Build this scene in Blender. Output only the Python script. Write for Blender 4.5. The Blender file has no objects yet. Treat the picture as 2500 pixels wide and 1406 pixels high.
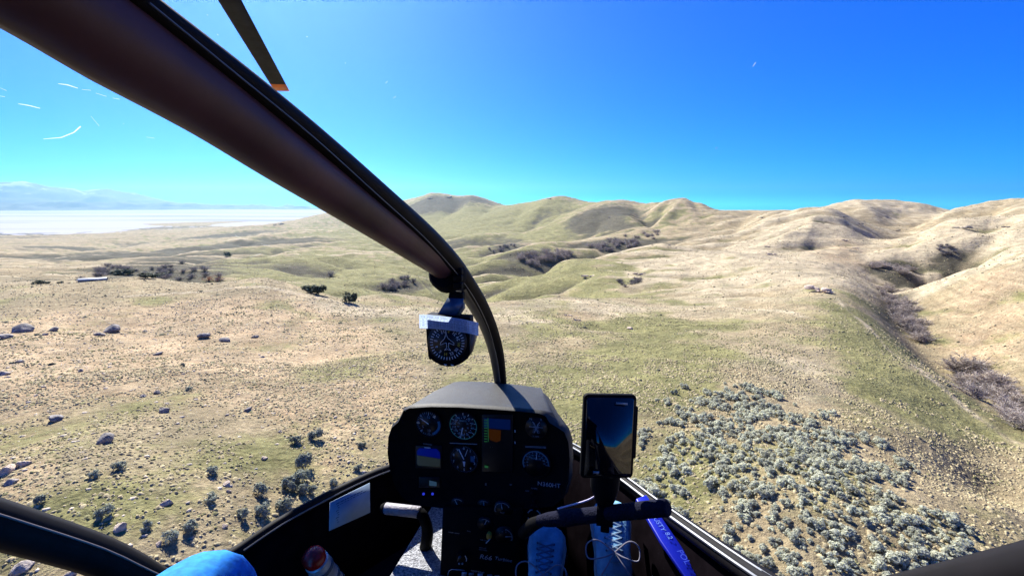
import bpy, bmesh, math, random
import numpy as np
from mathutils import Vector, Matrix, Euler

random.seed(7)
RNG = np.random.default_rng(11)
scene = bpy.context.scene
COL = scene.collection

# ------------------------------------------------------------------ camera
F_PX = 1150.0                       # focal length in photo pixels (2500 wide)
CX, CY = 1250.0, 703.0
PITCH = math.radians(10.0)          # nose-down look
cam_data = bpy.data.cameras.new('camera')
cam_data.sensor_width = 36.0
cam_data.lens = 36.0 * F_PX / 2500.0
cam_data.clip_start = 0.02
cam_data.clip_end = 120000.0
camera = bpy.data.objects.new('camera', cam_data)
COL.objects.link(camera)
camera.location = (0, 0, 0)
camera.rotation_euler = (math.pi / 2 - PITCH, 0, 0)
scene.camera = camera

# ------------------------------------------------------------------ sky, sun, exposure
SUN_AZ = math.radians(-28.0)        # left of straight ahead
SUN_EL = math.radians(38.0)
world = bpy.data.worlds.new('World')
scene.world = world
world.use_nodes = True
wn, wl = world.node_tree.nodes, world.node_tree.links
wn.clear()
w_out = wn.new('ShaderNodeOutputWorld')
w_bg = wn.new('ShaderNodeBackground')
w_sky = wn.new('ShaderNodeTexSky')
w_sky.sky_type = 'NISHITA'
w_sky.sun_disc = False
w_sky.sun_elevation = SUN_EL
w_sky.sun_rotation = SUN_AZ
w_sky.altitude = 3500
w_sky.air_density = 1.0
w_sky.dust_density = 0.15
w_sky.ozone_density = 6.0
w_hsv = wn.new('ShaderNodeHueSaturation')
w_hsv.inputs['Saturation'].default_value = 2.7
w_hsv.inputs['Value'].default_value = 1.0
w_hsv.inputs['Hue'].default_value = 0.512
w_bg.inputs['Strength'].default_value = 0.095
wl.new(w_sky.outputs['Color'], w_hsv.inputs['Color'])
w_tint = wn.new('ShaderNodeMix'); w_tint.data_type = 'RGBA'; w_tint.blend_type = 'MULTIPLY'
w_tint.inputs[0].default_value = 1.0; w_tint.inputs[7].default_value = (0.10, 0.68, 1.0, 1)     # the lens renders the clear sky a deep azure
wl.new(w_hsv.outputs['Color'], w_tint.inputs[6])
wl.new(w_tint.outputs[2], w_bg.inputs['Color'])
wl.new(w_bg.outputs['Background'], w_out.inputs['Surface'])

sun_data = bpy.data.lights.new('sun', 'SUN')
sun_data.energy = 5.0
sun_data.angle = math.radians(0.53)
sun_data.color = (1.0, 0.95, 0.86)
sun = bpy.data.objects.new('sun', sun_data)
COL.objects.link(sun)
SUN_DIR = Vector((math.sin(SUN_AZ) * math.cos(SUN_EL), math.cos(SUN_AZ) * math.cos(SUN_EL), math.sin(SUN_EL)))
sun.rotation_euler = (-SUN_DIR).to_track_quat('-Z', 'Y').to_euler()

vs = scene.view_settings
vs.view_transform = 'Standard'
vs.look = 'None'
vs.exposure = 1.35
vs.gamma = 1.0
vs.use_curve_mapping = False
cy = scene.cycles
cy.use_denoising = True
cy.max_bounces = 6
cy.diffuse_bounces = 3
cy.glossy_bounces = 3
cy.transmission_bounces = 4
cy.volume_bounces = 0
cy.transparent_max_bounces = 12
cy.sample_clamp_indirect = 6.0

# ------------------------------------------------------------------ photo geometry
CP, SP = math.cos(PITCH), math.sin(PITCH)

def ray(px, py):
    """World direction through a photo pixel (2500 wide)."""
    u, v = px - CX, CY - py
    return np.array((u, F_PX * CP + v * SP, v * CP - F_PX * SP)) / F_PX

def az_tan(px, py):
    r = ray(px, py)
    return math.atan2(r[0], r[1]), r[2] / math.hypot(r[0], r[1])

# ------------------------------------------------------------------ generic mesh helpers
def link(o):
    COL.objects.link(o)
    return o

def tag(o, label=None, cat=None, group=None, kind=None):
    if label: o['label'] = label
    if cat: o['category'] = cat
    if group: o['group'] = group
    if kind: o['kind'] = kind
    return o

def np_mesh(name, verts, faces, smooth=False):
    """Mesh from numpy verts (n,3) and an (m,k) face array or list of arrays."""
    me = bpy.data.meshes.new(name)
    verts = np.asarray(verts, dtype=np.float32)
    if isinstance(faces, np.ndarray):
        k = faces.shape[1]
        loops = faces.astype(np.int32).ravel()
        starts = np.arange(0, len(loops), k, dtype=np.int32)
    else:
        loops = np.concatenate([np.asarray(f, dtype=np.int32) for f in faces])
        lens = np.array([len(f) for f in faces])
        starts = np.concatenate([[0], np.cumsum(lens)[:-1]]).astype(np.int32)
    me.vertices.add(len(verts))
    me.vertices.foreach_set('co', verts.ravel())
    me.loops.add(len(loops))
    me.loops.foreach_set('vertex_index', loops)
    me.polygons.add(len(starts))
    me.polygons.foreach_set('loop_start', starts)
    me.update(calc_edges=True)
    me.validate()
    if smooth:
        me.polygons.foreach_set('use_smooth', np.ones(len(me.polygons), dtype=bool))
    return me

# ------------------------------------------------------------------ material helper
MATS = {}
def mat(name, color=(0.5, 0.5, 0.5), rough=0.6, metal=0.0, spec=0.5, noise=None, bump=None, emit=None, attr=None):
    """Principled material with optional colour mottling noise=(scale, amount) and bump=(scale, strength, distance)."""
    if name in MATS: return MATS[name]
    m = bpy.data.materials.new(name); m.use_nodes = True
    n, l = m.node_tree.nodes, m.node_tree.links
    p = n['Principled BSDF']
    p.inputs['Base Color'].default_value = (*color, 1)
    p.inputs['Roughness'].default_value = rough
    p.inputs['Metallic'].default_value = metal
    p.inputs['Specular IOR Level'].default_value = spec
    tc = n.new('ShaderNodeTexCoord')
    base = None
    if attr:
        a = n.new('ShaderNodeAttribute'); a.attribute_name = attr
        base = a.outputs['Color']
        l.new(base, p.inputs['Base Color'])
    if noise:
        t = n.new('ShaderNodeTexNoise'); t.inputs['Scale'].default_value = noise[0]; t.inputs['Detail'].default_value = 5
        l.new(tc.outputs['Object'], t.inputs['Vector'])
        r = n.new('ShaderNodeMapRange')
        r.inputs['From Min'].default_value = 0.3; r.inputs['From Max'].default_value = 0.7
        r.inputs['To Min'].default_value = 1 - noise[1]; r.inputs['To Max'].default_value = 1 + noise[1]
        l.new(t.outputs['Fac'], r.inputs['Value'])
        mx = n.new('ShaderNodeMix'); mx.data_type = 'RGBA'; mx.blend_type = 'MULTIPLY'; mx.inputs[0].default_value = 1
        if base: l.new(base, mx.inputs[6])
        else: mx.inputs[6].default_value = (*color, 1)
        cmb = n.new('ShaderNodeCombineColor')
        for i in range(3): l.new(r.outputs[0], cmb.inputs[i])
        l.new(cmb.outputs[0], mx.inputs[7])
        l.new(mx.outputs[2], p.inputs['Base Color'])
    if bump:
        t = n.new('ShaderNodeTexNoise'); t.inputs['Scale'].default_value = bump[0]; t.inputs['Detail'].default_value = 4
        l.new(tc.outputs['Object'], t.inputs['Vector'])
        b = n.new('ShaderNodeBump'); b.inputs['Strength'].default_value = bump[1]; b.inputs['Distance'].default_value = bump[2]
        l.new(t.outputs['Fac'], b.inputs['Height'])
        l.new(b.outputs['Normal'], p.inputs['Normal'])
    if emit:
        p.inputs['Emission Color'].default_value = (*emit[0], 1)
        p.inputs['Emission Strength'].default_value = emit[1]
    MATS[name] = m
    return m
# ================================================================== TERRAIN
# Survey points read off the place: (photo x, photo y, horizontal distance in metres).
CTRL = [
 # near slope under the aircraft
 (1250,1406,28),(700,1406,29),(100,1406,33),(1800,1406,29.5),(2450,1406,39),
 (0,1200,46),(600,1200,37),(1250,1200,36),(1900,1200,37),(2450,1250,50),
 (0,1000,70),(500,1000,57),(1000,1000,53),(1500,1000,53),(1900,1010,56),(2250,1060,66),
 (0,860,108),(400,860,92),(800,860,84),(1250,860,82),(1650,860,84),(2000,880,90),
 (0,770,150),(400,765,138),(800,780,118),(1150,800,108),(1450,795,112),(1750,790,122),
 # near crest on the left and its continuation
 (0,704,200),(194,686,205),(353,676,205),(558,687,180),(648,678,180),(720,695,165),(810,722,150),(857,740,142),(1008,748,146),(1177,741,170),(1260,740,178),(1382,726,190),(1461,726,190),(1640,745,172),(1850,760,150),
 # hollow with the green field behind it
 (200,668,330),(480,672,300),(640,655,330),(760,690,236),(830,698,228),(930,712,205),(1090,718,225),
 # spur C0, C1
 (900,706,262),(990,702,250),(1044,697,250),(1159,712,238),(1224,699,245),(1332,693,250),(1411,676,262),(1500,669,275),(1600,672,270),(1700,690,240),
 (1100,690,300),(1250,682,300),(1400,664,330),(1550,650,350),
 # C2
 (900,672,340),(1000,670,345),(1138,675,330),(1188,666,340),(1260,660,350),(1332,656,360),(1364,635,400),(1404,628,420),(1512,614,440),(1613,599,470),(1728,596,470),
 (1200,650,440),(1320,634,500),(1420,616,540),(1520,600,580),(1600,584,640),
 # C3, C4, C5
 (1000,640,560),(1166,632,530),(1210,617,560),(1253,607,590),(1296,596,620),(1361,592,640),(1450,588,650),
 (1180,612,680),(1260,598,730),(1080,613,720),(1145,599,760),(1195,595,780),(1116,592,950),(1152,574,1000),(1250,575,980),(1350,570,980),(1500,566,900),
 (900,590,1000),(1000,585,1050),(1040,560,1500),(1200,550,1400),(1350,548,1250),(1480,545,1050),(1600,566,760),
 # skyline, left to right
 (720,546,2500),(760,536,2700),(800,521,3000),(870,507,3200),(970,496,3400),(1020,492,3400),(1050,483,3300),(1078,488,3250),(1100,480,3200),(1150,477,2700),(1182,484,2600),(1215,498,2300),(1260,497,2100),(1310,490,1900),(1370,479,1750),(1420,490,1700),(1480,494,1600),(1525,487,1400),(1560,496,1350),(1612,493,1300),(1670,489,1200),(1712,503,1150),(1760,515,1100),(1830,514,1100),(1900,513,1000),
 (1960,511,760),(2020,512,740),(2080,492,1250),(2130,489,1250),(2230,489,1250),(2300,508,1200),(2400,495,1000),(2500,480,900),(2650,470,850),
 # faces below the skyline
 (1440,512,1250),(1400,530,1150),(1560,540,950),(1530,508,1150),(1650,530,900),(1720,545,820),(1620,515,1000),(1580,528,1050),
 (1800,550,700),(1900,555,600),(1980,560,560),(1850,590,470),(1750,640,330),(1900,640,300),(2000,640,290),(2060,600,420),(2040,545,600),(2090,585,480),
 (1950,700,205),(1800,700,215),
 # edge of the near slope above the right gully
 (2500,1062,84),(2420,1000,93),(2330,930,105),(2260,880,115),(2200,830,130),(2120,760,160),(2060,700,197),(2080,664,250),
 # gully floor and opposite slope
 (2500,985,128),(2400,940,135),(2290,850,160),(2220,780,190),(2185,715,240),(2160,660,310),(2125,635,360),(2115,600,440),
 (2500,880,160),(2500,770,200),(2500,680,235),(2400,760,205),(2350,700,240),(2300,760,205),(2260,690,262),
 (2500,624,270),(2354,641,285),(2236,664,295),(2180,672,300),
 (2500,600,320),(2400,622,320),(2330,622,360),
 (2500,567,350),(2403,590,350),(2354,604,360),(2311,640,345),
 (2450,560,450),(2330,580,450),(2230,600,420),
 (2500,513,620),(2305,538,590),(2203,567,540),(2118,587,480),
 (2480,505,760),(2300,528,820),(2150,545,800),(2100,530,850),(2060,520,950),(2200,510,1050),
 # left fans down to the lake
 (300,640,620),(0,650,680),(450,640,560),(700,640,470),(700,605,830),(500,620,850),(850,600,900),(0,620,1250),(0,600,1850),(0,580,2850),(0,565,3750),
 (300,600,1650),(300,575,2600),(300,548,4500),(600,600,1150),(600,570,2050),(600,553,3000),(600,540,4700),(-300,600,2000),(-300,560,4200),(-300,680,330),
 (750,580,1400),(820,560,1900),(900,540,2400),(960,560,1700),(760,552,2350),
 # outside the frame
 (2800,1100,80),(2800,800,180),(2800,600,380),(-300,1000,85),(-300,760,180),
]
# points given as world positions x, y, z (relative to the eye): under and behind the aircraft, and hidden ground
CTRL_XYZ = [(0,10,-25),(-15,8,-25.5),(15,8,-25),(30,10,-26),(-30,12,-27),
 (45,40,-27.5),(0,-30,-26),(80,20,-35),(-60,10,-30)]
for px_, d_, t_ in ((0,7000,-.0235),(300,7000,-.0225),(600,7000,-.0215),(760,5500,-.027),(900,6000,-.022),(1150,5200,-.02),(1400,3600,-.03),(1650,2600,-.04),(1830,2200,-.03),(2100,2600,-.03),(2400,2100,-.03),
                     (0,14000,-.0115),(600,14000,-.0115),(1250,14000,-.012),(1900,14000,-.012),(2500,14000,-.012),(-300,12000,-.014)):
    a_ = az_tan(px_, 500)[0]
    CTRL_XYZ.append((d_ * math.sin(a_), d_ * math.cos(a_), d_ * t_))

# ground falls away behind every crest: (photo x, photo y, distance of the crest, factor to the hidden hollow, drop of the sight line)
BEHIND = [(p, 1.3, 0.022) for p in ((800,521,3000),(870,507,3200),(970,496,3400),(1020,492,3400),(1050,483,3300),(1078,488,3250),(1100,480,3200),(1150,477,2700),(1182,484,2600),(1215,498,2300),(1260,497,2100),(1310,490,1900),(1370,479,1750),(1420,490,1700),(1480,494,1600),(1525,487,1400),(1560,496,1350),(1612,493,1300),(1670,489,1200),(1712,503,1150),(1760,515,1100),(1830,514,1100),(1900,513,1000),(2080,492,1250),(2130,489,1250),(2230,489,1250),(2300,508,1200),(2400,495,1000),(2500,480,900))]
BEHIND += [(p, 1.2, 0.014) for p in ((353,676,205),(558,687,180),(648,678,180),(720,695,165),(810,722,150),(857,740,142),(1008,748,146),(1177,741,170),(1260,740,178),(1382,726,190))]
BEHIND += [(p, 1.13, 0.010) for p in ((990,702,250),(1044,697,250),(1159,712,238),(1224,699,245),(1332,693,250),(1138,675,330),(1188,666,340),(1260,660,350),(1332,656,360),(1404,628,420),(1512,614,440),(1613,599,470))]
BEHIND += [(p, 1.1, 0.006) for p in ((1166,632,530),(1210,617,560),(1253,607,590),(1296,596,620),(1361,592,640),(1080,613,720),(1145,599,760),(1195,595,780),(1960,511,760),(2020,512,740))]
BEHIND += [(p, 1.15, 0.012) for p in ((2500,567,350),(2403,590,350),(2500,513,620),(2305,538,590),(2203,567,540))]
AZ_S = 2.1
def _ctrl():
    pts, val = [], []
    for px_, py_, d_ in CTRL:
        a, t = az_tan(px_, py_)
        pts.append((a * AZ_S, math.log(d_))); val.append(t)
    for (px_, py_, d_), f_, dt_ in BEHIND:
        a, t = az_tan(px_, py_)
        pts.append((a * AZ_S, math.log(d_ * f_))); val.append(t - dt_)
    for x, y, z in CTRL_XYZ:
        d = math.hypot(x, y)
        if d < 12: d = 12
        a = max(-1.3, min(1.3, math.atan2(x, y)))
        pts.append((a * AZ_S, math.log(d))); val.append(z / d)
    return np.array(pts), np.array(val)
TP, TV = _ctrl()
def _fit(p, v, lam=4e-6):
    n = len(p)
    d2 = ((p[:, None] - p[None]) ** 2).sum(-1)
    K = 0.5 * d2 * np.log(d2 + 1e-12) + lam * np.eye(n)
    P = np.c_[np.ones(n), p]
    A = np.zeros((n + 3, n + 3)); A[:n, :n] = K; A[:n, n:] = P; A[n:, :n] = P.T
    return np.linalg.solve(A, np.r_[v, 0, 0, 0])
# interpolate z-angle scaled so near steep values do not dominate: use asinh-like warp
def _warp(t): return np.arcsinh(t * 25.0)
def _unwarp(w): return np.sinh(w) / 25.0
TW = _fit(TP, _warp(TV))
def tps(a, ld):
    q = np.stack([a * AZ_S, ld], -1).reshape(-1, 2)
    out = np.empty(len(q))
    for i in range(0, len(q), 20000):
        c = q[i:i + 20000]
        d2 = (c[:, 0:1] - TP[:, 0]) ** 2 + (c[:, 1:2] - TP[:, 1]) ** 2
        out[i:i + 20000] = (0.5 * d2 * np.log(d2 + 1e-12)) @ TW[:-3] + TW[-3] + c @ TW[-2:]
    return _unwarp(out).reshape(np.shape(a))

# ---- numpy gradient noise
_perm = RNG.permutation(512)
_ang = RNG.random(512) * 2 * np.pi
_gx, _gy = np.cos(_ang), np.sin(_ang)
def pnoise(x, y):
    xi, yi = np.floor(x).astype(np.int64), np.floor(y).astype(np.int64)
    xf, yf = x - xi, y - yi
    u, v = xf * xf * xf * (xf * (xf * 6 - 15) + 10), yf * yf * yf * (yf * (yf * 6 - 15) + 10)
    def g(ix, iy, fx, fy):
        h = _perm[(_perm[ix & 511] + iy) & 511]
        return _gx[h] * fx + _gy[h] * fy
    a, b = g(xi, yi, xf, yf), g(xi + 1, yi, xf - 1, yf)
    c, d = g(xi, yi + 1, xf, yf - 1), g(xi + 1, yi + 1, xf - 1, yf - 1)
    return (a + (b - a) * u) * (1 - v) + (c + (d - c) * u) * v
def fbm(x, y, oct=4, gain=0.5):
    s, amp = 0, 1.0
    for k in range(oct):
        s = s + amp * pnoise(x + 17.3 * k, y - 9.1 * k); x = x * 2.03; y = y * 2.03; amp *= gain
    return s
def sstep(e0, e1, x):
    t = np.clip((x - e0) / (e1 - e0), 0, 1)
    return t * t * (3 - 2 * t)

LAKE_Z = -140.0
LINES = []          # (world polyline (n,2), half-width, height) spurs (+) and gullies (-)
def lines_z(x, y):
    out = np.zeros_like(x)
    for pl, w, h in LINES:
        lo, hi = pl.min(0) - 3 * w.max(), pl.max(0) + 3 * w.max()
        m = (x > lo[0]) & (x < hi[0]) & (y > lo[1]) & (y < hi[1])
        if not m.any(): continue
        xx, yy = x[m], y[m]
        best = np.full(xx.shape, 1e9); ww = np.ones_like(xx); hh = np.zeros_like(xx)
        for i in range(len(pl) - 1):
            p, v = pl[i], pl[i + 1] - pl[i]
            t = np.clip(((xx - p[0]) * v[0] + (yy - p[1]) * v[1]) / (v @ v + 1e-9), 0, 1)
            dd = np.hypot(xx - p[0] - t * v[0], yy - p[1] - t * v[1])
            k = dd < best
            best = np.where(k, dd, best); ww = np.where(k, w[i] + (w[i + 1] - w[i]) * t, ww); hh = np.where(k, h[i] + (h[i + 1] - h[i]) * t, hh)
        u = best / ww
        out[m] += hh * np.exp(-1.1 * np.sqrt(u * u + 0.04))* (1.25) * (u < 3) * (1 - sstep(2.0, 3.0, u))
    return out
def add_line(pts, width, h):
    """A spur or gully traced between survey points (photo x, photo y, distance); width and height in metres, tapering at both ends."""
    P = []
    for px_, py_, d_ in pts:
        a = az_tan(px_, py_)[0]; P.append((d_ * math.sin(a), d_ * math.cos(a)))
    P = np.array(P); n = len(P)
    f = np.linspace(0, 1, n); hh = h * np.clip(np.minimum(f * 3 + 0.25, (1 - f) * 3 + 0.25), 0, 1)
    LINES.append((P, np.full(n, float(width)), hh))
# gullies (negative) and ridges (positive)
for pts, w, h in [
    # creases on the far peaks
    ([(1215,500,2250),(1190,515,1900),(1170,530,1650)], 60, -22), ([(1110,488,3000),(1120,505,2300),(1110,520,1900)], 70, -28),
    ([(1150,480,2650),(1145,500,2200),(1130,518,1800)], 60, 22),([(1060,486,3200),(1050,505,2600),(1030,520,2000)], 70, 26),
    ([(1290,500,1850),(1270,518,1550),(1240,535,1350)], 45, -16), ([(1340,490,1750),(1320,510,1500),(1290,530,1300)], 45, 16),
    ([(1400,494,1650),(1385,510,1400),(1360,530,1200)], 45, -18),
    # dark hill with the outcrops
    ([(1415,512,1150),(1450,501,1080),(1485,497,1030),(1510,512,980),(1540,532,900),(1575,556,800)], 55, 26),
    ([(1540,500,1300),(1560,520,1150),(1580,540,950),(1600,560,780)], 34, -24),
    ([(1650,496,1170),(1605,506,1080),(1545,533,960)], 38, 24),
    ([(1665,503,1120),(1638,530,950),(1588,554,820)], 26, 18), ([(1630,510,1100),(1600,535,950),(1575,552,850)], 26, -18),
    ([(1672,515,1080),(1699,552,820)], 26, 18), ([(1655,520,1050),(1650,548,850)], 26, -16), ([(1710,502,1120),(1749,541,850)], 26, 16), ([(1692,512,1100),(1722,548,830)], 22, -16),
    # knoll and its ridges
    ([(1965,511,760),(2020,520,700),(2060,556,600),(2098,588,490),(2115,625,390)], 26, 5),
    ([(1960,520,730),(1890,540,640),(1820,560,560)], 26, 6), ([(1960,560,560),(1900,572,520),(1850,580,480)], 24, -4),
    ([(1985,545,600),(1920,590,470),(1890,600,440)], 18, 9), ([(2010,560,560),(1990,600,430),(1960,620,380)], 22, -4),
    ([(2090,560,620),(2110,590,480),(2125,625,380),(2150,655,320)], 24, -5),
    ([(2080,492,1240),(2120,520,980),(2150,545,800)], 40, 14), ([(2020,515,1000),(2080,535,850),(2118,575,560)], 36, -2.5),
    ([(2230,490,1240),(2190,520,1000),(2160,540,820)], 40, -14), ([(2300,509,1180),(2250,530,900),(2190,556,650)], 30, -18),
    # the V of the hanging gully
    ([(2440,560,470),(2370,590,410),(2325,615,370),(2300,642,335),(2240,660,300)], 17, -14), ([(2200,580,470),(2260,610,400),(2300,640,340)], 13, -6),
    ([(1840,530,1000),(1800,556,720),(1770,580,560)], 18, -7), ([(1880,535,900),(1860,565,620)], 15, 6), ([(1930,530,700),(1905,560,580)], 16, -3), ([(1995,530,650),(1975,575,510),(1950,600,430)], 12, 5),
    ([(2390,500,980),(2330,520,880),(2270,540,760)], 26, 9), ([(2450,495,900),(2400,515,760),(2330,535,660)], 22, -9), ([(2480,520,600),(2420,545,500),(2340,565,470)], 16, -7), ([(2440,530,580),(2370,552,520)], 13, 6), ([(2260,550,600),(2230,580,480),(2180,600,430)], 13, -6),
    ([(2480,590,330),(2420,620,300),(2330,640,290)], 8, -3.5), ([(2500,640,255),(2420,665,245),(2330,690,240)], 8, 3), ([(2500,700,228),(2420,725,218),(2320,745,210)], 7, -3), ([(2500,790,190),(2430,800,188),(2340,815,178)], 6, -2.2), ([(2460,830,174),(2380,850,166)], 5, 2),
    ([(1780,600,440),(1850,615,400),(1960,625,370)], 14, -4), ([(1700,620,390),(1800,640,345),(1900,650,310)], 12, 3.5), ([(1650,660,290),(1750,665,280),(1850,665,275)], 10, -3.5), ([(1950,660,280),(2020,670,245)], 8, -3), ([(1720,720,200),(1850,715,200),(1960,725,185)], 7, -2.2),
    ([(1130,500,2400),(1100,515,2000),(1060,530,1700)], 45, -16), ([(1180,505,2100),(1160,525,1700)], 40, 14), ([(1330,505,1550),(1300,525,1300),(1270,545,1150)], 32, -13), ([(1390,500,1550),(1370,525,1250),(1330,545,1100)], 30, 13), ([(1470,505,1040),(1455,530,930),(1440,550,860)], 22, -9), ([(1500,520,960),(1490,545,850)], 20, 8),
    # right gully
    ([(2125,630,365),(2165,658,310),(2190,715,240),(2230,790,186),(2300,860,156),(2400,945,133),(2500,1000,122),(2700,1100,110)], 15, -5),
    # bands of hollows in the middle ground
    ([(1090,716,232),(1200,704,262),(1300,698,275),(1420,672,300)], 22, -15),
    ([(960,690,300),(1080,700,290),(1180,688,320),(1300,672,330)], 24, -14),
    ([(1100,668,400),(1250,652,430),(1330,640,470),(1430,616,540),(1530,598,600),(1610,578,680)], 28, -17),
    ([(1000,650,520),(1150,640,480),(1300,628,500)], 26, -14),
    ([(1130,622,640),(1200,612,680),(1270,600,740),(1380,585,780)], 28, -15), ([(1090,600,850),(1150,590,880),(1230,580,920)], 30, -15),
    ([(1060,592,1000),(1110,580,1080),(1180,568,1150)], 30, -15), ([(1300,580,860),(1420,570,880)], 26, -9),
    ([(1177,741,172),(1300,738,186),(1420,726,196)], 8, 1.6), ([(1450,728,200),(1560,700,235),(1700,680,250)], 15, -4), ([(1480,640,370),(1650,625,390)], 20, -6),
    ([(1700,690,235),(1820,680,230),(1900,690,215)], 9, -2.5), ([(1550,684,255),(1640,690,245)], 10, -4),
    ([(1350,795,113),(1450,800,110),(1545,803,108)], 5, -1.2),
    # left: hollows behind the near crest, fans and their gullies
    ([(160,672,330),(300,664,330),(450,662,320),(560,664,310),(660,660,310)], 26, -15), ([(700,672,280),(790,690,240),(900,700,240),(980,706,236)], 16, -9),
    ([(0,652,700),(120,644,760),(290,628,860),(420,608,1000),(560,590,1250),(700,578,1450),(800,572,1500)], 34, -16),
    ([(0,616,1350),(130,604,1500),(310,584,2000),(460,570,2300)], 55, -18), ([(200,655,470),(360,640,540),(470,628,620),(600,612,760),(760,598,950)], 26, -13),
    ([(0,636,950),(180,620,1100),(350,604,1300),(480,590,1600)], 40, -10), ([(480,600,1250),(640,586,1500),(760,566,1800)], 40, 12),
    ([(660,648,340),(740,640,380),(830,628,450),(900,620,520)], 22, -9), ([(560,632,520),(700,622,620),(850,612,720)], 24, -9),
    ([(520,566,2400),(600,556,2500),(660,549,2350),(700,547,2500)], 60, 14),
    ]:
    add_line(pts, w, h)
SHORE_A = [az_tan(q_, 550)[0] for q_ in (0, 300, 600, 760)]
def height(x, y, detail=True):
    x = np.asarray(x, float); y = np.asarray(y, float)
    d = np.hypot(x, y)
    a = np.arctan2(x, y)
    ac = np.clip(a, -1.25, 1.25)
    dd = np.clip(d, 12.0, 30000.0)
    z = tps(ac, np.log(dd)) * dd
    shore = np.interp(a, SHORE_A, (3750., 4500., 4700., 5300.))
    far = np.maximum(sstep(12000, 17000, d), sstep(-60, 260, d - shore) * sstep(-0.30, -0.36, a))
    far = np.maximum(far, sstep(4200, 5600, d) * sstep(-0.36, -0.30, a))
    z = z * (1 - far) + (LAKE_Z - 8 - 220 * sstep(-0.36, -0.26, a)) * far
    # rounded spurs with sharp gullies, running down towards the lake
    wx = x + 40 * fbm(x / 260, y / 260, 2)
    wy = y + 40 * fbm(x / 260 + 5, y / 260 + 9, 2)
    amp = sstep(170, 420, d)
    fans = sstep(4200, 2600, d)
    calm = 1 - 0.60 * sstep(600, 1000, d) * sstep(-0.32, -0.12, a)      # the big hills keep their own shape
    b1 = np.abs(pnoise(wx / 330, (wy - 0.25 * wx) / 120)) * 18
    b2 = np.abs(pnoise(wx / 120 + 7, (wy - 0.2 * wx) / 58 + 3)) * 9.0
    b3 = np.abs(pnoise(wx / 45 + 2, (wy - 0.15 * wx) / 24 + 8)) * 3.6
    b4 = np.abs(pnoise(wx / 19 + 5, (wy - 0.1 * wx) / 11 + 2)) * 1.3
    z = z + amp * fans * (calm * (b1 - 4.2) + (0.4 + 0.6 * calm) * (b2 - 2.0) + b3 - 0.8 + b4 - 0.3)
    z = z + lines_z(x, y)
    if detail:
        near = sstep(260, 120, d)
        z = z + near * (0.9 * fbm(x / 24, y / 24, 3) + 0.16 * fbm(x / 3.1, y / 3.1, 3))
        z = z + (1 - near) * fbm(x / 30, y / 30, 4, 0.55) * (0.9 + 0.4 * sstep(300, 1200, d)) * fans
    return z

def ground_at(px, py, dmin=12.0, dmax=5200.0):
    """World point where the line of sight through a photo pixel meets the ground."""
    r = ray(px, py); h = math.hypot(r[0], r[1]); ux, uy, t = r[0] / h, r[1] / h, r[2] / h
    ds = np.exp(np.linspace(math.log(dmin), math.log(dmax), 700))
    g = height(ux * ds, uy * ds) - t * ds
    k = np.argmax(g > 0)
    if not (g > 0).any(): return None
    if k == 0: k = 1
    f = g[k - 1] / (g[k - 1] - g[k] + 1e-9)
    d = ds[k - 1] + (ds[k] - ds[k - 1]) * f
    return Vector((ux * d, uy * d, t * d)), d

def project(p):
    """Photo pixel of world points (n,3)."""
    p = np.asarray(p, float)
    f = p[..., 1] * CP - p[..., 2] * SP
    v = p[..., 1] * SP + p[..., 2] * CP
    return CX + F_PX * p[..., 0] / f, CY - F_PX * v / f

# ---- terrain sheet: rings around the flight position, finer where one looks
_dense = np.radians(np.arange(-60, 60.01, 0.11))
_coarse_l = np.radians(np.arange(-180, -60, 4.0)); _coarse_r = np.radians(np.arange(64, 180, 4.0))
AZ = np.r_[_coarse_l, _dense, _coarse_r]
RR = np.r_[0.5, 4.0, 8.0, np.exp(np.linspace(math.log(12), math.log(130), 110))[0:-1],
           np.exp(np.linspace(math.log(130), math.log(5000), 300))[0:-1], np.exp(np.linspace(math.log(5000), math.log(21000), 34))]
GA, GR = np.meshgrid(AZ, RR)
GX, GY = GR * np.sin(GA), GR * np.cos(GA)
GZ = height(GX, GY)
nr, na = GX.shape
idx = np.arange(nr * na).reshape(nr, na)
q = np.stack([idx[:-1, :], np.roll(idx, -1, 1)[:-1, :], np.roll(idx, -1, 1)[1:, :], idx[1:, :]], -1).reshape(-1, 4)
q = q[:, ::-1]
t_me = np_mesh('terrain', np.stack([GX, GY, GZ], -1).reshape(-1, 3), q, smooth=True)

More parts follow.
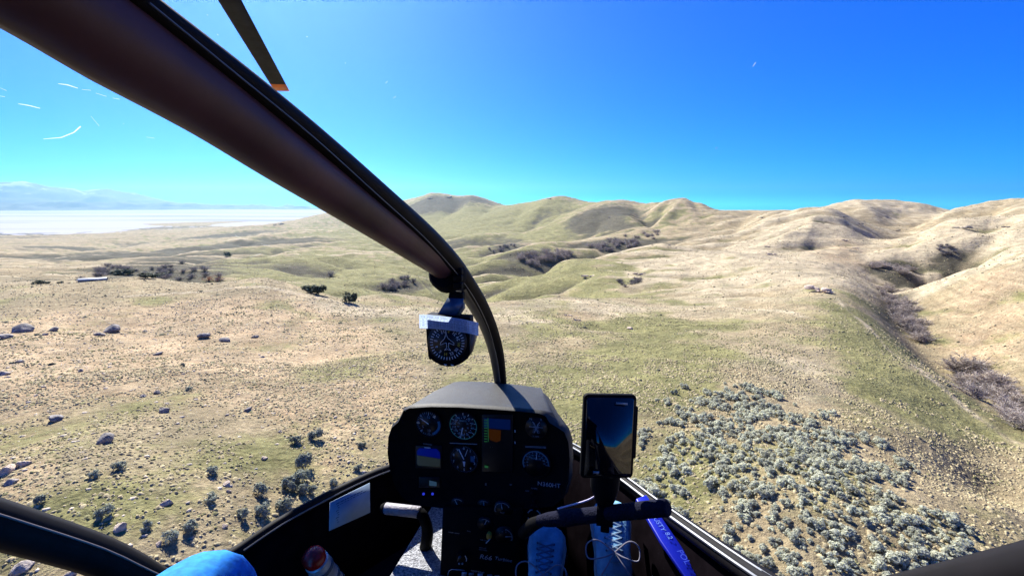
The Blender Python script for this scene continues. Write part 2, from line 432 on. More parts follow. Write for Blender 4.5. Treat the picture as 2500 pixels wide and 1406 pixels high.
# ---- ground cover: how lush, how stony-pink, how pale, how dark (brush and painted-in slope shade) each spot is
def blobs(lst, a, ld):
    """Patches of ground cover, each at a photo spot (x, y, half-width px, half-height px, weight)."""
    out = np.zeros_like(a)
    for px_, py_, wpx, hpx, w in lst:
        g = ground_at(px_, py_)
        if g is None: continue
        p, d = g
        a0, l0 = math.atan2(p.x, p.y), math.log(d)
        sa = wpx / F_PX * math.cos(a0) ** 2
        g1, g2 = ground_at(px_, py_ + hpx), ground_at(px_, py_ - hpx)
        sl = max(0.04, 0.5 * abs(math.log(g1[1]) - math.log(g2[1]))) if g1 and g2 else 0.15
        sl = min(sl, 0.5)
        out += w * np.exp(-0.5 * (((a - a0) / sa) ** 2 + ((ld - l0) / sl) ** 2))
    return out
GL = np.log(GR)
GREEN = [(620,655,50,14,1.0),(830,690,70,22,1.2),(1300,620,60,18,.5),(1150,650,80,25,.45),(950,560,150,20,.4),(1200,560,150,22,.45),(1350,720,160,14,.5),
         (1650,900,140,45,.7),(1700,820,110,30,.6),(2130,800,90,60,.9),(2230,960,140,60,.8),(1650,1180,90,110,.8),(1980,1200,120,140,.5),(1560,790,70,14,.8),(1400,900,130,45,.5),(1330,1000,90,60,.6),
         (300,1010,180,40,.35),(600,1110,200,50,.7),(250,1250,200,70,.7),(1130,960,80,40,.6),(1640,960,60,30,.6),(1150,900,60,40,.4),(700,640,140,20,.55),(900,668,140,30,.65),(1250,690,150,12,.65),(1200,640,100,22,.6),(1450,565,150,15,.55),(1100,540,200,20,.5),(400,622,250,20,.4),(1000,600,150,25,.5),(1330,705,150,10,.5),(2330,612,30,10,.4),(2200,700,60,30,.4),(1900,730,100,25,.3),(480,690,140,10,.4)]
PINK = [(150,830,200,40,1.1),(450,800,220,40,1.0),(700,850,200,70,1.0),(100,900,150,60,1.0),(500,900,200,50,.7),(850,960,160,70,.8),(60,1130,60,60,1.2),(780,1120,120,60,.5),(2050,620,90,40,.5),(2380,850,140,60,.7),(2400,700,120,40,.5),(1650,780,120,30,.4),(1390,770,70,15,.7),(2000,1250,40,60,.4)]
PALE = [(1800,650,250,50,.8),(2000,560,120,40,.7),(1500,760,250,30,.7),(2350,640,160,50,.6),(1440,670,60,10,1.0),(1570,664,60,8,.9),(1000,760,300,10,.6),(500,760,300,10,.6),(2200,520,200,20,.5),(1950,900,200,40,.5),(1850,960,160,40,.5)]
DARK = [(1100,497,90,12,.75),(1040,505,60,12,.6),(1480,520,60,14,.7),(1320,632,70,14,.9),(1510,595,90,12,.9),(1240,604,40,9,.8),(1110,590,40,8,.7),(400,655,170,12,.9),(300,617,200,4,.95),(500,607,150,4,.9),(200,634,150,4,.9),(150,606,150,4,.8),(60,572,120,5,.9),(300,560,200,4,.7),(560,575,150,4,.8),(640,600,120,4,.7),(980,690,60,16,.8),(1480,535,50,25,.5),(720,655,50,8,.5),(2180,760,50,50,.8),(2450,960,50,14,.6),(2180,660,60,10,.8),(2320,617,36,14,.6),(450,640,100,8,.6),(80,680,120,6,.6),(700,590,120,8,.4)]  # dark brush, plus shaded gully sides and slopes put into the colour
def cover(a, r, x, y):
    l = np.log(r)
    n1 = fbm(x / 90, y / 90, 4); n2 = fbm(x / 17 + 40, y / 17, 4); n3 = fbm(x / 420 + 3, y / 420, 4)
    rel = 1.0
    green = blobs(GREEN, a, l) + 0.8 * n2 + 0.5 * n1 + 0.08
    pink = blobs(PINK, a, l) + 0.3 * n1 + 0.3 * n2
    pale = blobs(PALE, a, l) + 0.5 * n2 - 0.3 * n1
    dark = blobs(DARK, a, l) + 0.25 * n2 + 0.2 * n3
    return green, pink, pale, dark
gg, gp, gl_, gd = cover(GA, GR, GX, GY)
# hollows hold more grass, and their shade is painted in darker: compare each spot with the mean height around it
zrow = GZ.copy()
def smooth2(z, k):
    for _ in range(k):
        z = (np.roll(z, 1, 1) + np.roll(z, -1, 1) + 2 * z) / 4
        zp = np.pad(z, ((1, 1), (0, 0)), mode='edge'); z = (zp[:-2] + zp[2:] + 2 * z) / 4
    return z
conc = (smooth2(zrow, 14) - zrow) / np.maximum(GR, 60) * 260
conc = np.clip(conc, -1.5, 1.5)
wash = sstep(150, 300, GR)
view_slope = np.clip(np.gradient(smooth2(zrow, 3), axis=0) / np.maximum(np.gradient(GR, axis=0), 1e-6), -.4, .6)   # slopes facing the viewer: greener, with their shade painted in
wash2 = wash * (1 - 0.75 * sstep(0.22, 0.45, GA))                   # the right-hand hills are dry throughout
gg = gg + 0.16 * sstep(-0.75, -0.35, GA) * sstep(0.42, 0.15, GA) + 1.5 * view_slope * wash2 - 0.25 * sstep(0.3, 0.5, GA) * wash
gd = gd + 1.3 * view_slope * wash2
gl_ = gl_ - 1.6 * view_slope * wash2 + 0.22 * sstep(0.15, 0.45, GA) * wash
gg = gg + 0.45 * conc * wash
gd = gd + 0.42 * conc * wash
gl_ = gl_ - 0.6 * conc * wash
# worn game trails: thin pale threads along the slopes
TRAILS = [[(2040,735,180),(2110,790,145),(2200,880,112),(2330,985,92),(2480,1090,80)],[(1660,745,172),(1760,752,165),(1880,765,150),(1990,790,135)],[(0,745,165),(200,748,160),(420,742,160),(640,752,150),(860,762,132),(1050,775,122)],
          [(1200,795,110),(1330,788,114),(1480,800,108),(1640,806,106),(1750,790,112)],[(2240,672,280),(2380,652,275),(2500,640,265)],[(2300,830,165),(2400,835,165),(2500,840,165)],[(700,780,120),(850,800,108),(980,790,112)],[(1500,640,380),(1620,640,370),(1760,650,330)],[(100,660,480),(350,632,600),(560,616,700),(760,604,850)]]
save_, LINES[:] = list(LINES), []
for tr in TRAILS: add_line(tr, 0.9, 1.0)
_x, _y = GX + 1.5 * fbm(GX / 14, GY / 14, 2), GY + 1.5 * fbm(GX / 14 + 9, GY / 14, 2)
trail = lines_z(_x, _y)
LINES[:] = save_
gl_ = gl_ + 1.1 * np.clip(trail, 0, 1); gg = gg - 0.6 * np.clip(trail, 0, 1); gd = gd - np.clip(trail, 0, 1)
cov = np.stack([np.clip(gg, 0, 1), np.clip(gp, 0, 1), np.clip(gl_, 0, 1), np.clip(gd, 0, 1)], -1).reshape(-1, 4).astype(np.float32)
ca = t_me.color_attributes.new('cover', 'FLOAT_COLOR', 'POINT')
ca.data.foreach_set('color', cov.ravel())

def terrain_material():
    m = bpy.data.materials.new('dry_grassland'); m.use_nodes = True
    n, l = m.node_tree.nodes, m.node_tree.links
    p = n['Principled BSDF']; p.inputs['Roughness'].default_value = 0.95; p.inputs['Specular IOR Level'].default_value = 0.1
    tc = n.new('ShaderNodeTexCoord')
    at = n.new('ShaderNodeAttribute'); at.attribute_name = 'cover'
    sep = n.new('ShaderNodeSeparateColor'); l.new(at.outputs['Color'], sep.inputs[0])
    def noise(scale, detail=6, rough=0.6, dist=0.0):
        t = n.new('ShaderNodeTexNoise'); t.inputs['Scale'].default_value = scale; t.inputs['Detail'].default_value = detail
        t.inputs['Roughness'].default_value = rough; t.inputs['Distortion'].default_value = dist
        l.new(tc.outputs['Object'], t.inputs['Vector']); return t.outputs['Fac']
    def ramp(v, a, b):
        r = n.new('ShaderNodeMapRange'); r.inputs['From Min'].default_value = a; r.inputs['From Max'].default_value = b
        r.interpolation_type = 'SMOOTHSTEP'
        l.new(v, r.inputs['Value']); return r.outputs[0]
    def mix(f, a, b, mode='MIX'):
        x = n.new('ShaderNodeMix'); x.data_type = 'RGBA'; x.blend_type = mode
        if isinstance(f, float): x.inputs[0].default_value = f
        else: l.new(f, x.inputs[0])
        for s, i in ((a, 6), (b, 7)):
            if isinstance(s, tuple): x.inputs[i].default_value = (*s, 1)
            else: l.new(s, x.inputs[i])
        return x.outputs[2]
    def math_(op, a, b):
        x = n.new('ShaderNodeMath'); x.operation = op
        for s, i in ((a, 0), (b, 1)):
            if isinstance(s, float): x.inputs[i].default_value = s
            else: l.new(s, x.inputs[i])
        return x.outputs[0]
    fine = noise(2.2, 8, 0.72); mid = noise(0.35, 6, 0.65); big = noise(0.03, 5, 0.6); clump = noise(0.9, 5, 0.6, 0.4)
    tan = mix(ramp(mid, .35, .65), (0.290, 0.232, 0.145), (0.375, 0.310, 0.200))
    tan = mix(ramp(big, .4, .65), tan, (0.330, 0.272, 0.182))
    grn = mix(ramp(clump, .35, .7), (0.190, 0.184, 0.082), (0.285, 0.268, 0.132))
    pnk = mix(ramp(mid, .3, .7), (0.395, 0.290, 0.185), (0.470, 0.370, 0.250))
    pal = mix(ramp(clump, .3, .7), (0.420, 0.350, 0.245), (0.500, 0.430, 0.315))
    drk = mix(ramp(clump, .3, .7), (0.075, 0.072, 0.050), (0.130, 0.115, 0.085))
    def edge(ch, w=0.5):
        s = math_('ADD', ch, math_('MULTIPLY', math_('SUBTRACT', clump, 0.5), w))
        return ramp(s, 0.22, 0.72)
    c = mix(edge(sep.outputs[2]), tan, pal)
    c = mix(edge(sep.outputs[1]), c, pnk)
    c = mix(edge(sep.outputs[0], 0.8), c, grn)
    al = at.outputs['Alpha']
    c = mix(edge(al), c, drk)
    # tussocks and pebbles: fine mottling
    sp = ramp(fine, .30, .72)
    c = mix(0.85, c, mix(sp, (0.62, 0.60, 0.55), (1.30, 1.28, 1.22)), 'MULTIPLY')
    pat = noise(0.11, 7, 0.68, 0.6)
    mp = n.new('ShaderNodeMapping'); mp.inputs['Scale'].default_value = (0.045, 0.045, 0.85); l.new(tc.outputs['Object'], mp.inputs['Vector'])
    tt = n.new('ShaderNodeTexNoise'); tt.inputs['Scale'].default_value = 1.0; tt.inputs['Detail'].default_value = 7; tt.inputs['Roughness'].default_value = 0.7; l.new(mp.outputs[0], tt.inputs['Vector'])
    c = mix(0.75, c, mix(ramp(tt.outputs['Fac'], .34, .66), (0.70, 0.70, 0.68), (1.18, 1.17, 1.15)), 'MULTIPLY')      # grazing terraces along the contour
    c = mix(0.8, c, mix(ramp(pat, .32, .68), (0.74, 0.76, 0.74), (1.18, 1.16, 1.12)), 'MULTIPLY')
    l.new(c, p.inputs['Base Color'])
    b1 = n.new('ShaderNodeBump'); b1.inputs['Strength'].default_value = 0.7; b1.inputs['Distance'].default_value = 0.35
    l.new(fine, b1.inputs['Height'])
    b2 = n.new('ShaderNodeBump'); b2.inputs['Strength'].default_value = 0.7; b2.inputs['Distance'].default_value = 1.2
    l.new(mid, b2.inputs['Height']); l.new(b1.outputs['Normal'], b2.inputs['Normal'])
    l.new(b2.outputs['Normal'], p.inputs['Normal'])
    return m
M_TERRAIN = terrain_material()
t_me.materials.append(M_TERRAIN)
terrain = tag(link(bpy.data.objects.new('terrain', t_me)), 'rolling dry grass hills with green hollows under the aircraft', None, None, 'structure')

# ---- the pale salt flat / shallow lake on the left
def lake_material():
    m = mat('salt_flat', (0.62, 0.60, 0.62), 1.0, spec=0.03)
    n, l = m.node_tree.nodes, m.node_tree.links; p = n['Principled BSDF']
    tc = n.new('ShaderNodeTexCoord'); mp = n.new('ShaderNodeMapping'); mp.inputs['Scale'].default_value = (0.00025, 0.0011, 1)
    l.new(tc.outputs['Object'], mp.inputs['Vector'])
    t = n.new('ShaderNodeTexNoise'); t.inputs['Scale'].default_value = 1; t.inputs['Detail'].default_value = 6
    l.new(mp.outputs[0], t.inputs['Vector'])
    r = n.new('ShaderNodeValToRGB')
    r.color_ramp.elements[0].position = .36; r.color_ramp.elements[0].color = (0.24, 0.25, 0.29, 1)
    r.color_ramp.elements[1].position = .52; r.color_ramp.elements[1].color = (0.40, 0.39, 0.42, 1)
    l.new(t.outputs['Fac'], r.inputs['Fac']); l.new(r.outputs['Color'], p.inputs['Base Color'])
    return m
lk_a = np.radians(np.linspace(-100, 40, 71)); lk_r = np.array([1500., 3000, 5000, 8000, 12000, 15000, 18000])
A_, R_ = np.meshgrid(lk_a, lk_r)
fr = 18500 - 4000 * sstep(math.radians(-36), math.radians(-20), lk_a)   # far shore comes nearer towards the hills
R_ = 1500 + (R_ - 1500) / 16500 * (fr[None] - 1500)
lv = np.stack([R_ * np.sin(A_), R_ * np.cos(A_), np.full_like(A_, LAKE_Z)], -1).reshape(-1, 3)
li = np.arange(lv.shape[0]).reshape(A_.shape)
lq = np.stack([li[:-1, :-1], li[:-1, 1:], li[1:, 1:], li[1:, :-1]], -1).reshape(-1, 4)[:, ::-1]
lake_me = np_mesh('lake', lv, lq); lake_me.materials.append(lake_material())
lake = tag(link(bpy.data.objects.new('lake', lake_me)), 'pale shallow salt lake shining beyond the fans', None, None, 'structure')

# ---- mountains across the lake
def far_range(name, pts, dist, depth, base_z, seed, color, snow):
    xs = np.array([p[0] for p in pts]); ys = np.array([p[1] for p in pts])
    pxs = np.linspace(xs[0], xs[-1], 320)
    crest = np.interp(pxs, xs, ys)
    crest = crest + 5 * fbm(pxs / 60 + seed, pxs * 0 + seed, 4) + 2.0
    rows = 26
    V = np.zeros((rows, len(pxs), 3))
    for j in range(rows):
        f = j / (rows - 1)
        for i, px_ in enumerate(pxs):
            a, t = az_tan(px_, crest[i])
            top = t * dist
            if f <= 0.7:
                g = f / 0.7; d = dist - depth * (1 - g); z = base_z + (top - base_z) * g ** 1.25
            else:
                g = (f - 0.7) / 0.3; d = dist + depth * 0.6 * g; z = top + (base_z - top) * g
            V[j, i] = (d * math.sin(a), d * math.cos(a), z)
    w = np.sin(np.linspace(0, np.pi * 0.72, rows))[:, None] ** 0.7
    w = w * (1 - np.clip((np.linspace(0, 1, rows) - .55) / .15, 0, 1))[:, None]
    V[..., 2] += (np.abs(fbm(V[..., 0] / 1000 + seed, V[..., 1] / 1800, 4)) - 0.2) * 280 * w
    ii = np.arange(rows * len(pxs)).reshape(rows, -1)
    qq = np.stack([ii[:-1, :-1], ii[:-1, 1:], ii[1:, 1:], ii[1:, :-1]], -1).reshape(-1, 4)
    me = np_mesh(name, V.reshape(-1, 3), qq, True)
    m = mat(name + '_rock', color, 0.95, spec=0.1)
    n, l = m.node_tree.nodes, m.node_tree.links
    if snow:
        tc = n.new('ShaderNodeTexCoord'); t = n.new('ShaderNodeTexNoise'); t.inputs['Scale'].default_value = 0.0018; t.inputs['Detail'].default_value = 7
        l.new(tc.outputs['Object'], t.inputs['Vector'])
        sx = n.new('ShaderNodeSeparateXYZ'); l.new(tc.outputs['Object'], sx.inputs[0])
        h = n.new('ShaderNodeMapRange'); h.inputs['From Min'].default_value = 60; h.inputs['From Max'].default_value = 600; h.inputs['To Max'].default_value = .30
        l.new(sx.outputs[2], h.inputs['Value'])
        ad = n.new('ShaderNodeMath'); ad.operation = 'ADD'; l.new(h.outputs[0], ad.inputs[0]); l.new(t.outputs['Fac'], ad.inputs[1])
        r = n.new('ShaderNodeValToRGB'); r.color_ramp.elements[0].position = .78; r.color_ramp.elements[0].color = (*color, 1)
        r.color_ramp.elements[1].position = .90; r.color_ramp.elements[1].color = (.35, .38, .42, 1)
        l.new(ad.outputs[0], r.inputs['Fac']); l.new(r.outputs['Color'], n['Principled BSDF'].inputs['Base Color'])
    me.materials.append(m)
    return tag(link(bpy.data.objects.new(name, me)), None, None, None, 'structure')
mt = far_range('mountains', [(-900,455),(-500,440),(-200,452),(0,441),(52,438),(120,452),(200,460),(260,457),(300,464),(360,476),(412,489),(520,497),(640,501),(760,503)], 21500, 3000, LAKE_Z - 10, 3.0, (0.10, 0.11, 0.12), True)
mt['label'] = 'hazy blue snow-streaked mountain range beyond the lake'
fh = far_range('foothills', [(-900,487),(-200,490),(0,492),(200,491),(400,494),(560,497),(680,503),(790,509),(900,512)], 18200, 1500, LAKE_Z - 10, 8.0, (0.12, 0.12, 0.11), False)
fh['label'] = 'low hazy foothills along the far shore of the lake'
# ================================================================== VEGETATION, ROCKS
def icosphere(sub):
    bm = bmesh.new(); bmesh.ops.create_icosphere(bm, subdivisions=sub, radius=1.0)
    v = np.array([x.co[:] for x in bm.verts]); f = np.array([[q.index for q in p.verts] for p in bm.faces]); bm.free()
    return v, f
ICO1, ICO2, ICO3 = icosphere(1), icosphere(2), icosphere(3)

def rock_mesh(name, seed, sub=3, flat=0.6, material=None):
    r = np.random.default_rng(seed)
    v, f = (ICO1, ICO2, ICO3)[sub - 1]
    v = v.copy()
    for _ in range(15):                                 # chip flat faces off the block
        nrm = r.normal(size=3); nrm /= np.linalg.norm(nrm)
        o = r.uniform(0.42, 0.80); dd = v @ nrm
        v -= np.outer(np.maximum(dd - o, 0), nrm)
    v += 0.022 * r.normal(size=v.shape) * (1 if sub > 2 else 3.0)
    v *= np.array((r.uniform(0.9, 1.25), r.uniform(0.8, 1.1), flat))
    v[:, 2] = np.maximum(v[:, 2], -0.35)
    me = np_mesh(name, v, f)
    if material: me.materials.append(material)
    return me

def clump_mesh(name, seed, n_leaf, size, shape, leaf, colour_var=0.2, material=None, up=0.4, hollow=0.25, lobes=7):
    """Crown of many small leaf faces gathered in lobes through an uneven volume (unit: metres)."""
    r = np.random.default_rng(seed)
    cen = []
    for k in range(lobes):
        a = r.uniform(0, 2 * np.pi); rad = math.sqrt(r.uniform(0, 1)) * 0.62; z = r.uniform(0.25, 0.85)
        cen.append((math.cos(a) * rad, math.sin(a) * rad, z, r.uniform(0.28, 0.46)))
    cen = np.array(cen)
    k = r.integers(0, lobes, n_leaf)
    dirs = r.normal(size=(n_leaf, 3)); dirs[:, 2] += up; dirs /= np.linalg.norm(dirs, axis=1)[:, None]
    rad = (hollow + (1 - hollow) * r.random(n_leaf) ** 0.45)
    pos = cen[k, :3] + dirs * (cen[k, 3] * rad)[:, None]
    pos[:, 2] = np.maximum(pos[:, 2], 0.02)
    pos = pos * np.array(shape) * size
    n = dirs + np.array((0, 0, .35)) + 0.45 * r.normal(size=(n_leaf, 3)); n /= np.linalg.norm(n, axis=1)[:, None]
    t = np.cross(n, r.normal(size=(n_leaf, 3))); t /= np.linalg.norm(t, axis=1)[:, None]
    b = np.cross(n, t)
    L = leaf * r.uniform(0.6, 1.4, n_leaf)[:, None]; Wd = L * r.uniform(0.35, 0.6, n_leaf)[:, None]
    V = np.stack([pos - t * L, pos + b * Wd, pos + t * L, pos - b * Wd], 1).reshape(-1, 3)
    Fc = np.arange(n_leaf * 4).reshape(-1, 4)
    me = np_mesh(name, V, Fc)
    c = r.uniform(1 - colour_var, 1 + colour_var, n_leaf)
    col = np.repeat(np.stack([c, c, c, np.ones(n_leaf)], -1), 4, axis=0).astype(np.float32)
    ca = me.color_attributes.new('tint', 'FLOAT_COLOR', 'POINT'); ca.data.foreach_set('color', col.ravel())
    if material: me.materials.append(material)
    return me

def foliage_mat(name, color, var=(0.8, 1.2), rough=0.8, trans=0.25):
    m = bpy.data.materials.new(name); m.use_nodes = True
    n, l = m.node_tree.nodes, m.node_tree.links; p = n['Principled BSDF']
    p.inputs['Roughness'].default_value = rough; p.inputs['Specular IOR Level'].default_value = 0.15
    a = n.new('ShaderNodeAttribute'); a.attribute_name = 'tint'
    oi = n.new('ShaderNodeObjectInfo')
    mr = n.new('ShaderNodeMapRange'); mr.inputs['To Min'].default_value = var[0]; mr.inputs['To Max'].default_value = var[1]
    l.new(oi.outputs['Random'], mr.inputs['Value'])
    mx = n.new('ShaderNodeMix'); mx.data_type = 'RGBA'; mx.blend_type = 'MULTIPLY'; mx.inputs[0].default_value = 1
    mx.inputs[6].default_value = (*color, 1); l.new(a.outputs['Color'], mx.inputs[7])
    vm = n.new('ShaderNodeVectorMath'); vm.operation = 'SCALE'; l.new(mx.outputs[2], vm.inputs[0]); l.new(mr.outputs[0], vm.inputs['Scale'])
    l.new(vm.outputs[0], p.inputs['Base Color'])
    tr = n.new('ShaderNodeBsdfTranslucent'); l.new(vm.outputs[0], tr.inputs['Color'])
    ms = n.new('ShaderNodeMixShader'); ms.inputs[0].default_value = trans
    l.new(p.outputs[0], ms.inputs[1]); l.new(tr.outputs[0], ms.inputs[2])
    l.new(ms.outputs[0], n['Material Output'].inputs['Surface'])
    return m

def twig_mesh(name, seed, size, n_limb, n_twig, material, flat=0.8):
    """Leafless crown: thin tapered twigs fanning out of limbs."""
    r = np.random.default_rng(seed)
    V, Fc, C = [], [], []
    def blade(p, q, w, tint):
        d = q - p; s = np.cross(d, r.normal(size=3)); s /= np.linalg.norm(s) + 1e-9
        i = len(V); V.extend([p - s * w, p + s * w, q]); Fc.append((i, i + 1, i + 2)); C.extend([tint] * 3)
    for k in range(n_limb):
        a = r.uniform(0, 2 * np.pi); el = r.uniform(0.5, 1.45)
        d = np.array((math.cos(a) * math.cos(el), math.sin(a) * math.cos(el), math.sin(el) * flat))
        p0 = np.array((r.normal() * 0.06, r.normal() * 0.06, 0.0)); p1 = p0 + d * r.uniform(0.55, 0.95)
        blade(p0, p1, 0.02, 0.7); blade(p0, p1, 0.02, 0.7)
        for j in range(n_twig):
            f = r.uniform(0.25, 1.0); b = p0 + (p1 - p0) * f
            t = d * 0.6 + r.normal(size=3) * 0.6; t[2] = abs(t[2]) * 0.8
            t = t / np.linalg.norm(t) * r.uniform(0.12, 0.34)
            blade(b, b + t, r.uniform(0.006, 0.013), r.uniform(0.75, 1.25))
    V = np.array(V) * size
    me = np_mesh(name, V, np.array(Fc))
    C = np.array(C); col = np.stack([C, C, C, np.ones(len(C))], -1).astype(np.float32)
    ca = me.color_attributes.new('tint', 'FLOAT_COLOR', 'POINT'); ca.data.foreach_set('color', col.ravel())
    me.materials.append(material)
    return me

def trunk_mesh(name, seed, h, r0, material, limbs=4):
    r = np.random.default_rng(seed); V, Fc = [], []
    def tube(p, q, ra, rb):
        d = (q - p) / np.linalg.norm(q - p); s = np.cross(d, (0.3, 0.9, 0.2)); s /= np.linalg.norm(s); t = np.cross(d, s); i = len(V)
        for c, rr in ((p, ra), (q, rb)):
            for k in range(6):
                a = k * np.pi / 3; V.append(c + (s * math.cos(a) + t * math.sin(a)) * rr)
        for k in range(6): Fc.append((i + k, i + (k + 1) % 6, i + 6 + (k + 1) % 6, i + 6 + k))
    top = np.array((r.normal() * .06 * h, r.normal() * .06 * h, h))
    tube(np.array((0, 0, -0.25 * h)), top * 0.55, r0, r0 * 0.7); tube(top * 0.55, top, r0 * 0.7, r0 * 0.35)
    for k in range(limbs):
        a = r.uniform(0, 6.28); b = top * r.uniform(0.45, 0.85)
        tube(b, b + np.array((math.cos(a), math.sin(a), 0.9)) * h * r.uniform(0.3, 0.55), r0 * 0.42, r0 * 0.12)
    me = np_mesh(name, np.array(V), np.array(Fc), True); me.materials.append(material)
    return me

M_BARK = mat('grey_bark', (0.10, 0.085, 0.07), 0.9, noise=(6, .4))
M_SAGE = foliage_mat('sage_leaves', (0.58, 0.585, 0.45), (0.7, 1.15), trans=0.45)
M_SAGE_D = foliage_mat('dark_sage_leaves', (0.26, 0.285, 0.225), (0.7, 1.2))
M_SAGE_T = foliage_mat('tan_brush', (0.30, 0.26, 0.17), (0.8, 1.2))
M_BARE = foliage_mat('bare_twigs', (0.40, 0.345, 0.30), (0.75, 1.25), trans=0.1)
M_BARE_D = foliage_mat('dark_bare_twigs', (0.25, 0.22, 0.205), (0.75, 1.25), trans=0.1)
M_RUST = foliage_mat('rust_twigs', (0.33, 0.15, 0.08), (0.85, 1.15), trans=0.1)
M_JUN = foliage_mat('juniper_leaves', (0.060, 0.075, 0.042), (0.8, 1.2), trans=0.15)
M_ROCK = mat('grey_rock', (0.34, 0.29, 0.25), 0.9, noise=(3.0, .45), bump=(5, .8, .15))
M_ROCK_D = mat('dark_lichen_rock', (0.20, 0.18, 0.17), 0.9, noise=(2.5, .5), bump=(5, .8, .15))
M_ROCK_P = mat('pale_pink_rock', (0.47, 0.37, 0.29), 0.9, noise=(3.0, .35), bump=(5, .8, .15))

def H1(x, y): return float(height(np.array([x]), np.array([y]))[0])

# ---------------------------------------------------------------- sagebrush field
def in_poly(px, py, poly):
    inside = np.zeros(px.shape, bool); n = len(poly); j = n - 1
    for i in range(n):
        xi, yi = poly[i]; xj, yj = poly[j]
        c = ((yi > py) != (yj > py)) & (px < (xj - xi) * (py - yi) / (yj - yi + 1e-9) + xi)
        inside ^= c; j = i
    return inside
def scatter(n, dmin, dmax, amin, amax, rng, k=1.0):
    """Random ground spots, even over the ground, in a sector seen from the aircraft."""
    d = np.sqrt(rng.uniform(dmin ** 2, dmax ** 2, n)); a = np.radians(rng.uniform(amin, amax, n))
    x, y = d * np.sin(a), d * np.cos(a)
    z = height(x, y)
    px, py = project(np.stack([x, y, z], -1))
    return x, y, z, px, py
SAGE_POLY = [(1545,1045),(1600,1030),(1680,1000),(1760,950),(1850,955),(1905,1010),(1990,1010),(2090,1095),(2170,1130),(2260,1230),(2340,1310),(2400,1420),(2300,1600),(1700,1600),(1560,1180),(1540,1080)]
r_s = np.random.default_rng(5)
X, Y, Z, PX, PY = scatter(15000, 20, 66, 8, 62, r_s)
inside = in_poly(PX + 90 * fbm(X / 5 + 11, Y / 5, 3), PY + 90 * fbm(X / 5 - 7, Y / 5 + 4, 3), SAGE_POLY)
clear = fbm(X / 4.2 + 3, Y / 4.2, 3)
edge_n = fbm(X / 9 + 30, Y / 9, 2)
keep = (inside & (clear > -0.24 + 0.12 * (PX < 1760) - 0.12 * (PX > 1950))) | ((~inside) & (clear > 0.42) & (PX > 1500) & (PX < 2120) & (PY < 1450) & (PY > 930) & (edge_n > -.1))
keep &= (PY < 1500)
sel = np.where(keep)[0]
# keep a spacing between plants
order = list(sel); chosen = []; cells = {}
for i in order:
    c = (int(X[i] // 0.75), int(Y[i] // 0.75)); ok = True
    for u in (-1, 0, 1):
        for v in (-1, 0, 1):
            for j in cells.get((c[0] + u, c[1] + v), ()):
                if (X[i] - X[j]) ** 2 + (Y[i] - Y[j]) ** 2 < 0.56 ** 2: ok = False
    if ok: chosen.append(i); cells.setdefault(c, []).append(i)
SAGE_MESH = [clump_mesh('sagebrush', 100 + k, 420, 0.62, (1.0, 1.0, 0.85), 0.095, 0.25, M_SAGE, lobes=8) for k in range(6)]
def on_screen(i): return -20 < PX[i] < 2520 and PY[i] < 1420
vis = [i for i in chosen if on_screen(i)]
vis.sort(key=lambda i: X[i] ** 2 + Y[i] ** 2)
n_single = 300
for i in vis[:n_single]:
    o = link(bpy.data.objects.new('sagebrush', SAGE_MESH[int(r_s.integers(6))]))
    s = 0.38 + 0.78 * r_s.random() ** 1.6
    o.location = (X[i], Y[i], Z[i] - 0.05); o.scale = (s * r_s.uniform(.9, 1.15), s, s * r_s.uniform(.85, 1.1)); o.rotation_euler = (0, 0, r_s.uniform(0, 6.28))
    tag(o, 'pale grey-green sagebrush in the dense sagebrush field below the right door rail', 'sagebrush', 'sagebrush field')
def joined(name, meshes, spots, material, label):
    """Many small pieces as one mass: spots = (x, y, z, scale, rotz, mesh index)."""
    VV, FF, CC, off = [], [], [], 0
    cache = {}
    for x, y, z, s, rz, mi in spots:
        if mi not in cache:
            me = meshes[mi]
            v = np.empty(len(me.vertices) * 3, np.float32); me.vertices.foreach_get('co', v)
            f = np.empty(len(me.loops), np.int32); me.loops.foreach_get('vertex_index', f)
            k = me.polygons[0].loop_total
            c = None
            if 'tint' in me.color_attributes:
                c = np.empty(len(me.vertices) * 4, np.float32); me.color_attributes['tint'].data.foreach_get('color', c); c = c.reshape(-1, 4)
            cache[mi] = (v.reshape(-1, 3), f.reshape(-1, k), c)
        v, f, c = cache[mi]
        cs, sn = math.cos(rz), math.sin(rz)
        w = v @ np.array(((cs, sn, 0), (-sn, cs, 0), (0, 0, 1)), np.float32) * s + np.array((x, y, z), np.float32)
        VV.append(w); FF.append(f + off); off += len(v)
        if c is not None: cc = c.copy(); cc[:, :3] *= random.uniform(.8, 1.2); CC.append(cc)
    me = np_mesh(name, np.concatenate(VV), np.concatenate(FF))
    if CC:
        ca = me.color_attributes.new('tint', 'FLOAT_COLOR', 'POINT'); ca.data.foreach_set('color', np.concatenate(CC).astype(np.float32).ravel())
    me.materials.append(material)
    return tag(link(bpy.data.objects.new(name, me)), label, None, None, 'stuff')
rest = vis[n_single:] + [i for i in chosen if not on_screen(i) and PX[i] < 2600 and PY[i] < 1450]
if rest:
    joined('sagebrush_mass', SAGE_MESH, [(X[i], Y[i], Z[i] - .05, r_s.uniform(.5, 1.1), r_s.uniform(0, 6.28), int(r_s.integers(6))) for i in rest], M_SAGE, 'farther pale sagebrush merging into a mass')
print('sage', len(vis), len(rest))

